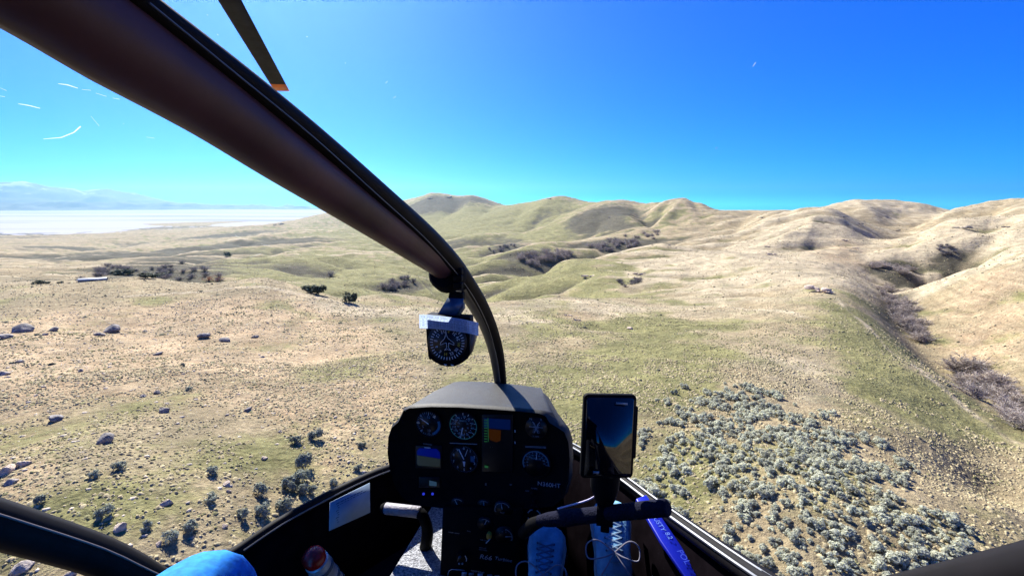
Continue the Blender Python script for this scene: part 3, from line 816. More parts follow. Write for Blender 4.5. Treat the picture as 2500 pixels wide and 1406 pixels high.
# ---------------------------------------------------------------- dark shrubs on the left slope (each spotted one by one)
SHRUB_MESH = [clump_mesh('shrub', 200 + k, 620, 0.7, (1.0, 1.0, 1.1), 0.095, 0.3, M_SAGE_D, lobes=9) for k in range(5)]
SHRUBS = [(770,1058,46,'dusky green shrub, right one of the pair above the shrub thicket'),(722,1072,34,'dusky green shrub, left one of the pair above the shrub thicket'),
 (745,1120,56,'dusky shrub at the top of the shrub thicket beside the left rail'),(735,1160,52,'dusky shrub in the middle of the shrub thicket beside the left rail'),(752,1190,50,'dusky shrub on the right flank of the shrub thicket beside the left rail'),
 (705,1180,50,'dusky shrub on the left flank of the shrub thicket beside the left rail'),(700,1225,54,'dusky shrub at the foot of the shrub thicket, against the left rail'),
 (632,1195,46,'dark shrub just left of the shrub thicket'),(642,1240,46,'dark shrub below and left of the shrub thicket'),(592,1248,40,'dark shrub two shrubs left of the thicket foot'),
 (523,1145,36,'lone dark shrub above the pinkish boulder'),(515,1213,38,'dark shrub beside the pinkish boulder'),(472,1283,48,'tall dark shrub directly above the blue knee'),
 (418,1306,48,'dark shrub above and left of the blue knee'),(356,1283,38,'small dark shrub beside the pale split boulder'),(255,1245,50,'blue-grey shrub in the pale sage patch on the left slope'),
 (292,1135,38,'dark shrub lying in shade on the left slope under the cracked boulder'),(100,1215,34,'brownish shrub just above the left door sill'),(463,948,20,'small dark shrub on the orange slope left of the compass'),
 (885,1083,26,'small dark shrub left of the instrument console'),(815,1175,26,'small grey shrub touching the left rail'),(875,1138,26,'small brown shrub at the rail beside the console'),
 (445,890,14,'tiny grey shrub on the orange slope'),(230,1155,30,'small blue-grey shrub on the left slope'),(1645,955,20,'low green-grey shrub right of the phone top')]
for k, (px_, py_, w, lab) in enumerate(SHRUBS):
    g = ground_at(px_, py_ + w * 0.3)
    p, d = g
    depth = p.y * CP - p.z * SP
    s = w * depth / F_PX / 1.4
    o = link(bpy.data.objects.new('shrub', SHRUB_MESH[k % 5]))
    o.location = (p.x, p.y, p.z - 0.05); o.scale = (s, s, s); o.rotation_euler = (0, 0, k * 1.7)
    tag(o, lab, 'shrub', 'dark shrubs on the left slope')

# ---------------------------------------------------------------- boulders
BOULDER_MESH = {}
for key, m in (('g', M_ROCK), ('d', M_ROCK_D), ('p', M_ROCK_P)):
    BOULDER_MESH[key] = [rock_mesh('boulder', 300 + ord(key) + 7 * k, 3, 0.7, m) for k in range(4)]
def outcrop_mesh(name, seed, material):
    """A ledge of several broken blocks leaning together."""
    r = np.random.default_rng(seed); VV, FF, off = [], [], 0
    for k in range(8):
        me = rock_mesh('block', seed * 31 + k, 2, 0.8)
        v = np.empty(len(me.vertices) * 3, np.float32); me.vertices.foreach_get('co', v); f = np.empty(len(me.loops), np.int32); me.loops.foreach_get('vertex_index', f)
        bpy.data.meshes.remove(me)
        v = v.reshape(-1, 3) * r.uniform(.12, .42) * np.array((1.2, .9, r.uniform(.5, 1.1)), np.float32)
        v += np.array((r.uniform(-.85, .85), r.uniform(-.35, .35), r.uniform(-.02, .12)), np.float32)
        VV.append(v); FF.append(f.reshape(-1, 3) + off); off += len(v)
    me = np_mesh(name, np.concatenate(VV), np.concatenate(FF)); me.materials.append(material); return me
M_ROCK_F = mat('weathered_ledge_rock', (0.20, 0.175, 0.15), 0.9, noise=(.6, .5))
OUTCROP = {'d': [outcrop_mesh('outcrop', 700 + k, M_ROCK_F) for k in range(4)], 'p': [outcrop_mesh('outcrop', 720 + k, M_ROCK_P) for k in range(4)]}
BOULDERS = [(255,1072,66,'d','largest cracked grey boulder on the left slope'),(142,1018,52,'d','dark flat boulder near the left window edge, above the largest boulder'),(400,1000,44,'d','dark boulder with a pale top on the left slope, right of the largest boulder'),
 (350,965,22,'g','small upright grey boulder on the left slope'),(385,958,26,'d','small dark boulder beside the upright grey one'),(604,998,26,'d','small blue-grey boulder in the middle of the left slope'),
 (12,910,34,'g','rounded pale boulder cut by the left edge of the picture'),(270,802,70,'d','broad dark outcrop boulder on the left skyline of the orange slope'),(500,818,48,'d','dark twin-topped rock on the orange slope'),(548,828,36,'d','dark low rock next to the twin-topped rock'),
 (622,820,28,'d','dark rock with white streaks, rightmost on the orange slope'),(60,800,70,'d','long dark outcrop rock near the left edge'),(130,803,36,'d','dark rock beside the long outcrop rock'),(20,818,50,'d','dark rock under the long outcrop, at the left edge'),(110,815,24,'d','small dark rock below the long outcrop'),
 (245,815,34,'d','low dark rock before the broad outcrop boulder'),(355,808,18,'d','small dark rock right of the broad outcrop boulder'),(385,862,28,'d','flat dark rock below the rock row on the orange slope'),(50,880,34,'d','flat dark rock above the rounded pale boulder'),(195,905,24,'d','rust-dark rock on the orange slope near the left edge'),
 (407,1225,42,'p','pinkish boulder with a dark hollow on the left slope'),(292,1285,48,'p','pale split boulder above the left door sill'),(388,1325,26,'p','small pinkish boulder touching the left door sill'),(555,1180,30,'p','pinkish flat boulder beside the lone dark shrub'),(556,1197,20,'p','small pinkish boulder below the flat one'),
 (548,1283,24,'p','pale boulder above the blue knee'),(645,1117,24,'p','pale rounded boulder right of the lone dark shrub'),(683,1052,16,'g','small round pale boulder left of the shrub pair'),(20,1145,70,'p','broken pinkish outcrop at the left edge'),(55,1130,50,'p','pinkish rubble block of the left edge outcrop'),(30,1172,36,'g','grey block under the left edge outcrop'),
 (50,1385,70,'g','grey boulder under the left door sill'),(170,1400,44,'p','pale boulder under the left door sill, near the corner'),(468,1312,20,'p','small pale stone at the foot of the tall dark shrub'),(640,870,18,'g','small grey boulder on the orange slope below the streaked rock'),
 (2000,703,80,'p','long pale pink outcrop on the right slope'),(1432,672,50,'p','pale scree outcrop on the crest behind the strut'),(1560,666,44,'p','pale outcrop right of the crest scree'),(1390,768,30,'p','pale stones on the tan slope behind the compass'),(1410,780,22,'p','pale stone below the tan slope stones'),
 (1540,800,24,'p','dark pale-topped rock at the slope step'),(1488,530,16,'d','dark outcrop on the middle peak'),(1630,598,14,'d','small dark rock by the bare trees'),(1885,620,26,'p','pale outcrop on the sunny slope'),(1870,600,18,'p','pale ledge above the sunny slope outcrop'),(2065,585,26,'p','pale ledge on the knoll flank'),(2090,605,20,'p','lower pale ledge on the knoll flank'),
 (2100,545,24,'d','dark outcrop on the ridge behind the knoll'),(2060,528,20,'d','dark outcrop upper on the ridge behind the knoll'),(2190,562,20,'d','dark ledge at the end of the long spur'),(2350,553,40,'d','dark rocky ledge on the right hillside'),(2460,553,30,'d','dark rocky ledge at the right edge hillside'),(1860,530,18,'d','dark outcrop on the low saddle'),(1340,485,14,'d','dark outcrop under the second peak'),
 (680,546,26,'d','dark rocky knob at the end of the lakeside spur'),(1220,496,10,'d','dark crag on the far saddle'),(1050,484,22,'d','dark crag on the far peaks, left one'),(1095,481,24,'d','dark crag on the far peaks, right one')]
def crest_point(px_, py_):
    g = ground_at(px_, py_)
    yy = py_
    while g is None and yy < py_ + 40:
        yy += 2; g = ground_at(px_, yy)
    return g
for k, (px_, py_, w, key, lab) in enumerate(BOULDERS):
    g = crest_point(px_, py_ + w * 0.12)
    if g is None: continue
    p, d = g
    depth = p.y * CP - p.z * SP
    s = 0.88 * w * depth / F_PX / 2.05
    far_ = py_ < 795 and key != 'g'
    o = link(bpy.data.objects.new('rock_outcrop' if far_ else 'boulder', OUTCROP[key][k % 4] if far_ else BOULDER_MESH[key][k % 4]))
    flat = 0.8 if far_ else 0.8 if py_ < 900 else 1.05
    o.location = (p.x, p.y, p.z + 0.1 * s); o.scale = (s, s * 0.85, s * flat); o.rotation_euler = (0, 0, 0.5 * math.sin(k * 2.1) - math.atan2(p.x, p.y) if far_ else k * 2.1)
    tag(o, lab, 'outcrop' if far_ else 'boulder', 'rock outcrops' if far_ else 'boulders')

# loose stones: strewn over the left slope, past counting
r_r = np.random.default_rng(9)
STONE_MESH = [rock_mesh('stone', 400 + k, 1, 0.55) for k in range(5)]
Xs, Ys, Zs, Ps, Qs = scatter(26000, 20, 150, -62, 12, r_r)
dn = fbm(Xs / 11, Ys / 11, 3)
kp = (r_r.random(len(Xs)) < np.clip(0.12 + 0.5 * dn + 0.12 * (Ps < 900), 0, .5)) & (Ps < 1350)
sp = np.where(kp)[0]
stones = [(Xs[i], Ys[i], Zs[i], 0.06 + 0.22 * r_r.random() ** 4 + 0.0005 * math.hypot(Xs[i], Ys[i]), r_r.uniform(0, 6.28), int(r_r.integers(5))) for i in sp]
M_STONE = mat('loose_stone', (0.50, 0.42, 0.32), 0.9, noise=(1.2, .4))
joined('loose_stones', STONE_MESH, stones, M_STONE, 'small pale stones strewn over the left slope')

# ---------------------------------------------------------------- grass tussocks (uncountable)
def tuft_mesh(seed):
    """Low ragged tussock: an uneven crown with tips drooping outwards."""
    r = np.random.default_rng(seed); V, Fc = [], []
    m = 5; st = r.uniform(.6, 1.3, 2)
    for k in range(m):
        a = 2 * np.pi * k / m + r.uniform(-.4, .4); q = r.uniform(.6, 1.3); V.append((math.cos(a) * q * st[0], math.sin(a) * q * st[1], -0.15))
    for k in range(m):
        a = 2 * np.pi * k / m + r.uniform(-.5, .5); q = r.uniform(.3, .85); V.append((math.cos(a) * q * st[0], math.sin(a) * q * st[1], r.uniform(.15, .6)))
    V.append((r.normal() * .2, r.normal() * .2, r.uniform(.3, .7)))
    for k in range(m):
        j = (k + 1) % m
        Fc += [(k, j, m + j), (k, m + j, m + k), (m + k, m + j, 2 * m)]
    me = np_mesh('tuft', np.array(V), np.array(Fc))
    ca = me.color_attributes.new('tint', 'FLOAT_COLOR', 'POINT')
    c = np.ones((len(V), 4), np.float32); c[:m, :3] = 0.85; c[m:2 * m, :3] = r.uniform(.85, 1.2, (m, 1))
    ca.data.foreach_set('color', c.ravel())
    return me
TUFT = [tuft_mesh(500 + k) for k in range(10)]
M_TUFT = foliage_mat('dry_tussock', (0.41, 0.345, 0.205), (1, 1), rough=0.95, trans=0.1)
M_TUFT_G = foliage_mat('green_tussock', (0.245, 0.230, 0.110), (1, 1), rough=0.95, trans=0.1)
M_SCRUB = foliage_mat('hill_scrub', (0.115, 0.115, 0.075), (1, 1), rough=0.95, trans=0.1)
r_t = np.random.default_rng(21)
def tufts(n, dmin, dmax, rng, name, material, size, label, thr, fade=False, green=0.0):
    x, y, z, px, py = scatter(n, dmin, dmax, -58, 58, rng)
    nn = 1.2 * fbm(x / 5 + 70, y / 5, 3) + 0.9 * fbm(x / 25, y / 25, 2) + 0.4 * rng.random(len(x))
    if green: nn = nn + green * (blobs(GREEN, np.arctan2(x, y), np.log(np.hypot(x, y))) - 0.35)
    ok = (nn > thr) & (px > -60) & (px < 2560) & (py < 1440)
    d = np.hypot(x, y)
    if fade: ok &= rng.random(len(x)) < np.clip((dmax - d) / (dmax - dmin) * 1.3, 0, 1)
    k = np.where(ok)[0]
    sp = [(x[i], y[i], z[i], size[0] + size[1] * rng.random() ** 2 + size[2] * d[i], rng.uniform(0, 6.28), int(rng.integers(10))) for i in k]
    return joined(name, TUFT, sp, material, label)
tufts(46000, 20, 80, r_t, 'grass_tussocks', M_TUFT, (.05, .15, .0006), 'dry yellow grass tussocks covering the near slope', -0.02, green=-0.5)
tufts(46000, 70, 230, r_t, 'grass_tussocks_beyond', M_TUFT, (.08, .16, .0006), 'dry grass tussocks thinning out towards the crest', 0.0, True, green=-0.5)
tufts(40000, 20, 130, r_t, 'green_tussocks', M_TUFT_G, (.05, .13, .0006), 'olive green grass tussocks among the dry grass', 0.12, green=0.9)
tufts(16000, 60, 900, r_t, 'hillside_scrub', M_SCRUB, (.12, .5, .0002), 'scattered dark scrub dotting the farther slopes', 0.25)

tufts(30000, 190, 620, r_t, 'hillside_tussocks', M_TUFT, (.16, .35, .0003), 'pale bunch grass dotting the middle slopes', 0.1)

# ---------------------------------------------------------------- trees and thickets
BARE_MESH = [twig_mesh('crown', 600 + k, 1.0, 18, 38, M_BARE) for k in range(5)]
BARE_D_MESH = [twig_mesh('crown', 620 + k, 1.0, 18, 38, M_BARE_D) for k in range(4)]
RUST_MESH = twig_mesh('crown', 640, 1.0, 18, 18, M_RUST)
JUN_MESH = [clump_mesh('crown', 650 + k, 520, 0.62, (1, 1, 1.05), 0.11, 0.35, M_JUN, lobes=11) for k in range(4)]
TRUNK_MESH = [trunk_mesh('trunk', 660 + k, 0.42, 0.035, M_BARK) for k in range(3)]
def tree(name, px_, base_py, hpx, crown, label, cat, group, k, lift=0.0, wide=1.0, jitter=0.0):
    g = crest_point(px_, base_py)
    if g is None: return
    p, d = g
    depth = p.y * CP - p.z * SP
    s = 0.85 * hpx * depth / F_PX
    e = link(bpy.data.objects.new(name, None)); e.empty_display_size = 0.3
    e.location = (p.x, p.y, p.z - 0.04 * s); e.rotation_euler = (0, 0, k * 1.3); e.scale = (s * wide, s * wide, s)
    tag(e, label, cat, group)
    c = link(bpy.data.objects.new('crown', crown)); c.parent = e; c.location = (0, 0, lift)
    t = link(bpy.data.objects.new('trunk', TRUNK_MESH[k % 3])); t.parent = e
    return e
for k, (px_, py_, h, w, lab) in enumerate([(763,716,28,1.3,'dark round juniper, left one of the touching pair above the saddle'),(779,720,34,1.2,'dark round juniper, right one of the touching pair above the saddle'),(853,739,36,1.15,'lone dark juniper standing on the tan crest in front of the hollow'),
      (556,627,16,1.3,'small lone dark tree on the far fan left of the strut'),(92,694,14,2.2,'low dark bush near the left edge on the near crest, left one'),(112,694,11,2.0,'low dark bush near the left edge on the near crest, right one'),(148,692,8,2.0,'tiny dark bush on the near crest, right of the two low ones'),
      (285,672,18,2.0,'dark evergreen bush in the left hollow beside the shed'),(312,671,20,1.7,'dark evergreen bush in the left hollow, right of the shed'),(362,680,20,2.0,'dark evergreen, leftmost in the long hollow thicket'),(392,680,20,2.0,'dark evergreen, second from the left in the long hollow thicket'),(745,708,16,1.5,'small dark juniper left of the touching pair')]):
    tree('juniper', px_, py_, h, JUN_MESH[k % 4], lab, 'tree', 'junipers', k, 0.12, w)
tree('bare_tree', 808, 677, 26, BARE_D_MESH[0], 'round bare grey tree alone in the green hollow', 'tree', None, 1)
for k, (px_, py_) in enumerate([(510,686),(532,687)]):
    tree('russet_shrub', px_, py_, 24, RUST_MESH, ['rust-red bare shrub, left of the two in the hollow thicket', 'rust-red bare shrub, right of the two in the hollow thicket'][k], 'shrub', 'russet shrubs', k, 0, 1.3)
r_k = np.random.default_rng(33)
def thicket(poly, n, h0, h1, meshes, name, label, cat, group, wide=1.1):
    xs = [p[0] for p in poly]; ys = [p[1] for p in poly]; m = 0; tries = 0
    while m < n and tries < n * 30:
        tries += 1
        px_, py_ = r_k.uniform(min(xs), max(xs)), r_k.uniform(min(ys), max(ys))
        if not in_poly(np.array([px_]), np.array([py_]), poly)[0]: continue
        f = (py_ - min(ys)) / max(1, max(ys) - min(ys))
        tree(name, px_, py_, (h0 + (h1 - h0) * f) * r_k.uniform(.75, 1.25), meshes[m % len(meshes)], label, cat, group, m, 0, wide * r_k.uniform(.85, 1.2))
        m += 1
thicket([(1268,650),(1268,625),(1340,612),(1400,608),(1395,628),(1350,645),(1330,655)], 46, 16, 22, BARE_MESH, 'bare_tree', 'bare mauve-grey tree in the thicket below the middle peaks', 'tree', 'bare trees below the middle peaks')
thicket([(1430,608),(1470,588),(1560,572),(1610,566),(1600,585),(1560,600),(1480,615)], 46, 13, 18, BARE_MESH, 'bare_tree', 'bare mauve-grey tree in the valley thicket right of the middle peaks', 'tree', 'bare trees in the valley thicket')
thicket([(1190,620),(1190,610),(1240,598),(1260,600),(1215,620)], 14, 10, 12, BARE_D_MESH, 'bare_tree', 'dark bare tree in the small hollow just right of the strut', 'tree', 'bare trees in the small hollow')
thicket([(340,690),(360,655),(430,640),(500,650),(560,680),(555,690),(450,688)], 24, 13, 18, BARE_D_MESH, 'bare_tree', 'dark bare tree in the long thicket filling the left hollow', 'tree', 'bare trees of the left hollow', 1.4)
thicket([(195,685),(215,665),(260,650),(340,655),(330,672),(250,680)], 18, 14, 18, BARE_D_MESH, 'bare_tree', 'dark bare tree around the shed in the left hollow', 'tree', 'bare trees around the shed', 1.4)
thicket([(930,712),(945,690),(990,676),(1010,690),(985,706)], 18, 18, 22, BARE_D_MESH, 'bare_tree', 'dark bare tree in the hollow left of the compass bracket', 'tree', 'bare trees left of the compass')
thicket([(2110,650),(2150,645),(2225,655),(2225,668),(2170,676)], 20, 16, 20, BARE_MESH, 'bare_shrub', 'bare mauve shrub where the two gullies join on the right', 'shrub', 'bare shrubs at the gully junction', 1.5)
thicket([(2140,700),(2165,695),(2195,725),(2250,770),(2255,810),(2275,840),(2240,835),(2180,775)], 34, 26, 40, BARE_MESH, 'bare_shrub', 'bare mauve shrub in the upper part of the right gully', 'shrub', 'bare shrubs in the upper gully', 1.3)
thicket([(2320,900),(2370,885),(2430,930),(2500,990),(2510,1060),(2440,1010),(2360,960)], 30, 46, 66, BARE_MESH, 'bare_shrub', 'bare mauve shrub in the near part of the right gully', 'shrub', 'bare shrubs in the near gully', 1.3)
thicket([(2285,600),(2345,600),(2320,630),(2305,632)], 12, 9, 12, BARE_D_MESH, 'bare_shrub', 'small grey shrub in the notch of the right hillside', 'shrub', 'grey shrubs in the hillside notch', 1.4)
thicket([(1500,690),(1560,678),(1575,690),(1530,704)], 14, 10, 13, BARE_D_MESH, 'bare_shrub', 'low grey shrub on the dark patch of the middle slope', 'shrub', 'grey shrubs on the middle slope', 1.6)

# ---------------------------------------------------------------- pale-roofed shed in the left hollow
def shed():
    g = crest_point(228, 686)
    p, d = g
    e = link(bpy.data.objects.new('shed', None)); e.location = p; e.rotation_euler = (0, 0, 0.35); e.scale = (.85, .85, .6)
    tag(e, 'long low shed with a pale sloping metal roof in the left hollow', 'shed')
    u = d / 1450 * 60 / 12.0
    def part(name, v, f, m):
        me = np_mesh(name, np.array(v) * u, [np.array(q) for q in f]); me.materials.append(m)
        o = link(bpy.data.objects.new(name, me)); o.parent = e; return o
    v = [(-6, -2, -.5), (6, -2, -.5), (6, 2, -.5), (-6, 2, -.5), (-6, -2, 1.4), (6, -2, 1.4), (6, 2, 1.4), (-6, 2, 1.4), (-6, 0, 2.3), (6, 0, 2.3)]
    part('wall', v, [(0, 1, 5, 4), (1, 2, 6, 9, 5), (2, 3, 7, 6), (3, 0, 4, 8, 7)], mat('shed_board', (0.30, 0.26, 0.22), 0.8, noise=(4, .3)))
    rf = [(-6.4, -2.5, 1.25), (6.4, -2.5, 1.25), (6.4, 0, 2.42), (-6.4, 0, 2.42), (6.4, 2.5, 1.25), (-6.4, 2.5, 1.25)]
    rf = rf + [(x, y, z + .12) for x, y, z in rf]
    part('roof', rf, [(6, 7, 8, 9), (9, 8, 10, 11), (3, 2, 1, 0), (5, 4, 2, 3), (0, 1, 7, 6), (5, 11, 10, 4), (1, 2, 8, 7), (2, 4, 10, 8), (0, 6, 9, 3), (3, 9, 11, 5)], mat('shed_roof', (0.45, 0.45, 0.43), 0.6, noise=(2, .1)))
    part('door', [(-1, -2.04, -.5), (1, -2.04, -.5), (1, -2.04, 1.1), (-1, -2.04, 1.1)], [(0, 1, 2, 3)], mat('shed_door', (0.08, 0.07, 0.06), 0.7))
shed()
# ================================================================== HELICOPTER CABIN
# Aircraft frame: X right, Y towards the nose, Z up, origin at the pilot's eye. The nose points 12 degrees right of the view.
PSI = math.radians(12.0)
CPS, SPS = math.cos(PSI), math.sin(PSI)
XC = -0.369                               # centre line of the cabin
FLOOR = -1.2
def W(h):
    x, y, z = h
    return np.array((x * CPS + y * SPS, -x * SPS + y * CPS, z))
def hp(px, py, Y):
    """Point of the cabin seen at a photo pixel, Y metres ahead of the eye along the nose."""
    r = ray(px, py)
    x, y = r[0] * CPS - r[1] * SPS, r[0] * SPS + r[1] * CPS
    return np.array((x / y, 1.0, r[2] / y)) * Y
def hx(px, py, X):
    """Same, for a known distance X to the side."""
    p = hp(px, py, 1.0)
    return p * (X / p[0])

class MB:
    """Collects shapes in aircraft coordinates; build() links them as one mesh."""
    def __init__(s): s.v, s.f = [], []
    def add(s, v, f):
        o = len(s.v); s.v.extend([np.asarray(p, float) for p in v]); s.f.extend([tuple(i + o for i in q) for q in f]); return s
    def box(s, c, half, ax=None):
        ax = np.eye(3) if ax is None else np.asarray(ax, float)
        c = np.asarray(c, float); P = []
        for i in (-1, 1):
            for j in (-1, 1):
                for k in (-1, 1): P.append(c + ax[0] * half[0] * i + ax[1] * half[1] * j + ax[2] * half[2] * k)
        return s.add(P, [(0, 1, 3, 2), (4, 6, 7, 5), (0, 4, 5, 1), (2, 3, 7, 6), (0, 2, 6, 4), (1, 5, 7, 3)])
    def tube(s, path, rad, n=10, cap=True, squash=None, up=(0, 0, 1)):
        path = [np.asarray(p, float) for p in path]; m = len(path)
        rad = [rad] * m if np.isscalar(rad) else rad
        V, F = [], []
        prev = None
        for i, p in enumerate(path):
            d = path[min(i + 1, m - 1)] - path[max(i - 1, 0)]; d /= np.linalg.norm(d) + 1e-12
            a = np.asarray(up, float) if prev is None else prev
            a = a - d * (a @ d)
            if np.linalg.norm(a) < 1e-4: a = np.array((1., 0, 0)) - d * d[0]
            a /= np.linalg.norm(a); prev = a; b = np.cross(d, a)
            q = squash if squash else (1, 1)
            for k in range(n):
                t = 2 * np.pi * k / n; V.append(p + (a * math.cos(t) * q[0] + b * math.sin(t) * q[1]) * rad[i])
        for i in range(m - 1):
            for k in range(n): F.append((i * n + k, i * n + (k + 1) % n, (i + 1) * n + (k + 1) % n, (i + 1) * n + k))
        if cap: F += [tuple(range(n))[::-1], tuple(range((m - 1) * n, m * n))]
        return s.add(V, F)
    def prism(s, poly, offset):
        """Closed polygon (n,3) pushed along a vector."""
        n = len(poly); off = np.asarray(offset, float)
        V = [np.asarray(p, float) for p in poly] + [np.asarray(p, float) + off for p in poly]
        F = [tuple(range(n))[::-1], tuple(range(n, 2 * n))] + [(i, (i + 1) % n, n + (i + 1) % n, n + i) for i in range(n)]
        return s.add(V, F)
    def grid(s, rows):
        m, n = len(rows), len(rows[0])
        V = [p for r in rows for p in r]
        return s.add(V, [(i * n + k, i * n + k + 1, (i + 1) * n + k + 1, (i + 1) * n + k) for i in range(m - 1) for k in range(n - 1)])
    def build(s, name, material, parent, smooth=False, bevel=0.0, label=None, solid=0.0):
        base = np.array(parent.location) if parent is not None else np.zeros(3)
        root = parent
        while root is not None and root.parent is not None: root = root.parent; base = base + np.array(root.location)
        v = np.array([W(p) for p in s.v]) - base
        me = np_mesh(name, v, [np.array(q) for q in s.f])
        bm = bmesh.new(); bm.from_mesh(me); bmesh.ops.recalc_face_normals(bm, faces=bm.faces); bm.to_mesh(me); bm.free()
        if smooth:
            me.polygons.foreach_set('use_smooth', np.ones(len(me.polygons), dtype=bool))
            try: me.set_sharp_from_angle(angle=math.radians(50))
            except Exception: pass
        me.materials.append(material)
        o = link(bpy.data.objects.new(name, me)); o.parent = parent
        if bevel:
            b = o.modifiers.new('edge', 'BEVEL'); b.width = bevel; b.segments = 2; b.limit_method = 'ANGLE'
        if solid:
            b = o.modifiers.new('skin', 'SOLIDIFY'); b.thickness = solid; b.offset = 0
        if label: o['label'] = label
        return o
def root(name, h, label, cat, group=None):
    e = link(bpy.data.objects.new(name, None)); e.location = W(h); e.empty_display_size = 0.1
    return tag(e, label, cat, group)
def curve_pts(pts, n):
    """Smooth Catmull-Rom path through points."""
    P = [np.asarray(p, float) for p in pts]; P = [2 * P[0] - P[1]] + P + [2 * P[-1] - P[-2]]
    out = []
    for i in range(1, len(P) - 2):
        for k in range(n):
            t = k / n; a, b, c, d = P[i - 1], P[i], P[i + 1], P[i + 2]
            out.append(0.5 * ((2 * b) + (c - a) * t + (2 * a - 5 * b + 4 * c - d) * t * t + (3 * b - a - 3 * c + d) * t ** 3))
    return out + [P[-2]]
def text_mb(txt, c, size, right, up, align='CENTER', shear=0.0, extrude=0.0):
    """Lettering as flat faces at point c, along right/up."""
    cu = bpy.data.curves.new('lettering', 'FONT'); cu.body = txt; cu.size = size; cu.align_x = align; cu.align_y = 'CENTER'; cu.shear = shear
    cu.resolution_u = 3
    o = bpy.data.objects.new('lettering', cu); COL.objects.link(o)
    me = bpy.data.meshes.new_from_object(o)
    v = [x.co[:] for x in me.vertices]; f = [tuple(p.vertices) for p in me.polygons]
    bpy.data.objects.remove(o); bpy.data.curves.remove(cu); bpy.data.meshes.remove(me)
    right, up, c = np.asarray(right, float), np.asarray(up, float), np.asarray(c, float)
    b = MB(); b.add([c + right * p[0] + up * p[1] for p in v], f)
    return b

M_BLACK = mat('black_panel', (0.004, 0.004, 0.005), 0.7, spec=0.08, noise=(30, .25))
M_TRIM = mat('dark_trim', (0.006, 0.005, 0.006), 0.65, spec=0.12, noise=(20, .3))
M_STRUT = mat('strut_paint', (0.070, 0.028, 0.031), 0.5, spec=0.35, noise=(7, .35), bump=(40, .15, .004))
M_STRUT2 = mat('strut_paint_olive', (0.055, 0.050, 0.040), 0.4, spec=0.4, noise=(12, .25))
M_HOOD = mat('hood_leatherette', (0.030, 0.030, 0.029), 0.6, spec=0.25, noise=(60, .2), bump=(420, .35, .002))
M_SILVER = mat('brushed_aluminium', (0.13, 0.135, 0.15), 0.45, metal=0.6, noise=(15, .2))
M_CARPET = mat('grey_carpet', (0.36, 0.37, 0.40), 0.98, spec=0.05, noise=(160, .7), bump=(220, 1.0, .01))
M_NAVY = mat('navy_floor', (0.004, 0.006, 0.014), 0.85, spec=0.1, noise=(40, .4))
M_WALL = mat('side_panel', (0.004, 0.003, 0.004), 1.0, spec=0.0, noise=(25, .3))
M_WHITE = mat('dial_white', (0.62, 0.66, 0.72), 0.5)
M_DIM = mat('dial_grey', (0.22, 0.26, 0.32), 0.5)
M_GREEN = mat('dial_green', (0.16, 0.50, 0.30), 0.5)
M_CYAN = mat('dial_cyan', (0.20, 0.42, 0.55), 0.5)
M_FACE = mat('dial_black', (0.006, 0.006, 0.008), 0.4, spec=0.3)
M_YELLOW = mat('dial_yellow', (0.55, 0.34, 0.04), 0.5)
M_SCR_B = mat('screen_blue', (0.0, 0.0, 0.02), 0.3, emit=((0.0, 0.01, 0.55), 0.07))
M_SCR_SKY = mat('screen_sky', (0.0, 0.01, 0.03), 0.3, emit=((0.0, 0.03, 0.30), 0.045))
M_SCR_BR = mat('screen_brown', (0.02, 0.01, 0.0), 0.3, emit=((0.30, 0.075, 0.0), 0.03))
M_SCR_OL = mat('screen_olive', (0.02, 0.02, 0.02), 0.3, emit=((0.05, 0.07, 0.06), 0.09))
M_SCR_G = mat('screen_green', (0.0, 0.02, 0.0), 0.3, emit=((0.05, 0.32, 0.12), 0.08))
M_LED = mat('screen_lamp', (0.0, 0.0, 0.02), 0.3, emit=((0.03, 0.05, 0.8), 0.3))

# ---------------------------------------------------------------- airframe
heli = root('helicopter', (XC, 0.5, FLOOR), 'black-trimmed helicopter cabin with curved centre strut and bubble windshield around the view', 'helicopter')
# strut: spine read from the photo on the centre plane
spine_px = [(1216,940),(1211,900),(1202,850),(1184,795),(1155,740),(1122,695)]
low = [hx(px_, py_, XC) for px_, py_ in spine_px]
lowc = curve_pts(low, 6)
n_l = len(lowc)
MB().tube(lowc, list(np.linspace(0.0115, 0.021, n_l)), 12, squash=(1.0, 1.0)).build('windshield_strut', M_STRUT2, heli, True, label='slim curved lower windshield strut')
up_px = [(1122,695),(1088,655),(1000,592),(860,495),(690,378),(509,249),(274,96),(100,-20),(-80,-130)]
upp = [hx(px_, py_, XC - 0.012) for px_, py_ in up_px]
upc = curve_pts(upp, 6)
def cam_depth(h):
    w = W(h); return w[1] * CP - w[2] * SP
rr_k = [hpx * cam_depth(p) / F_PX for p, hpx in zip(upp, (30, 32, 40, 53, 70, 88, 114, 128, 140))]
rr_ = np.interp(np.linspace(0, 1, len(upc)), np.linspace(0, 1, len(rr_k)), rr_k)
strut = MB().tube(upc[3:], list(rr_[3:]), 18).build('windshield_strut', M_STRUT, heli, True, label='broad dark upper windshield strut')
col = hx(1092, 668, XC - 0.004); dcol = (upc[6] - upc[1]); dcol /= np.linalg.norm(dcol)
MB().tube([col - dcol * .022, col - dcol * .016, col + dcol * .008, col + dcol * .014], [.030, .043, .043, .038], 18).build('collar', M_BLACK, strut, True)
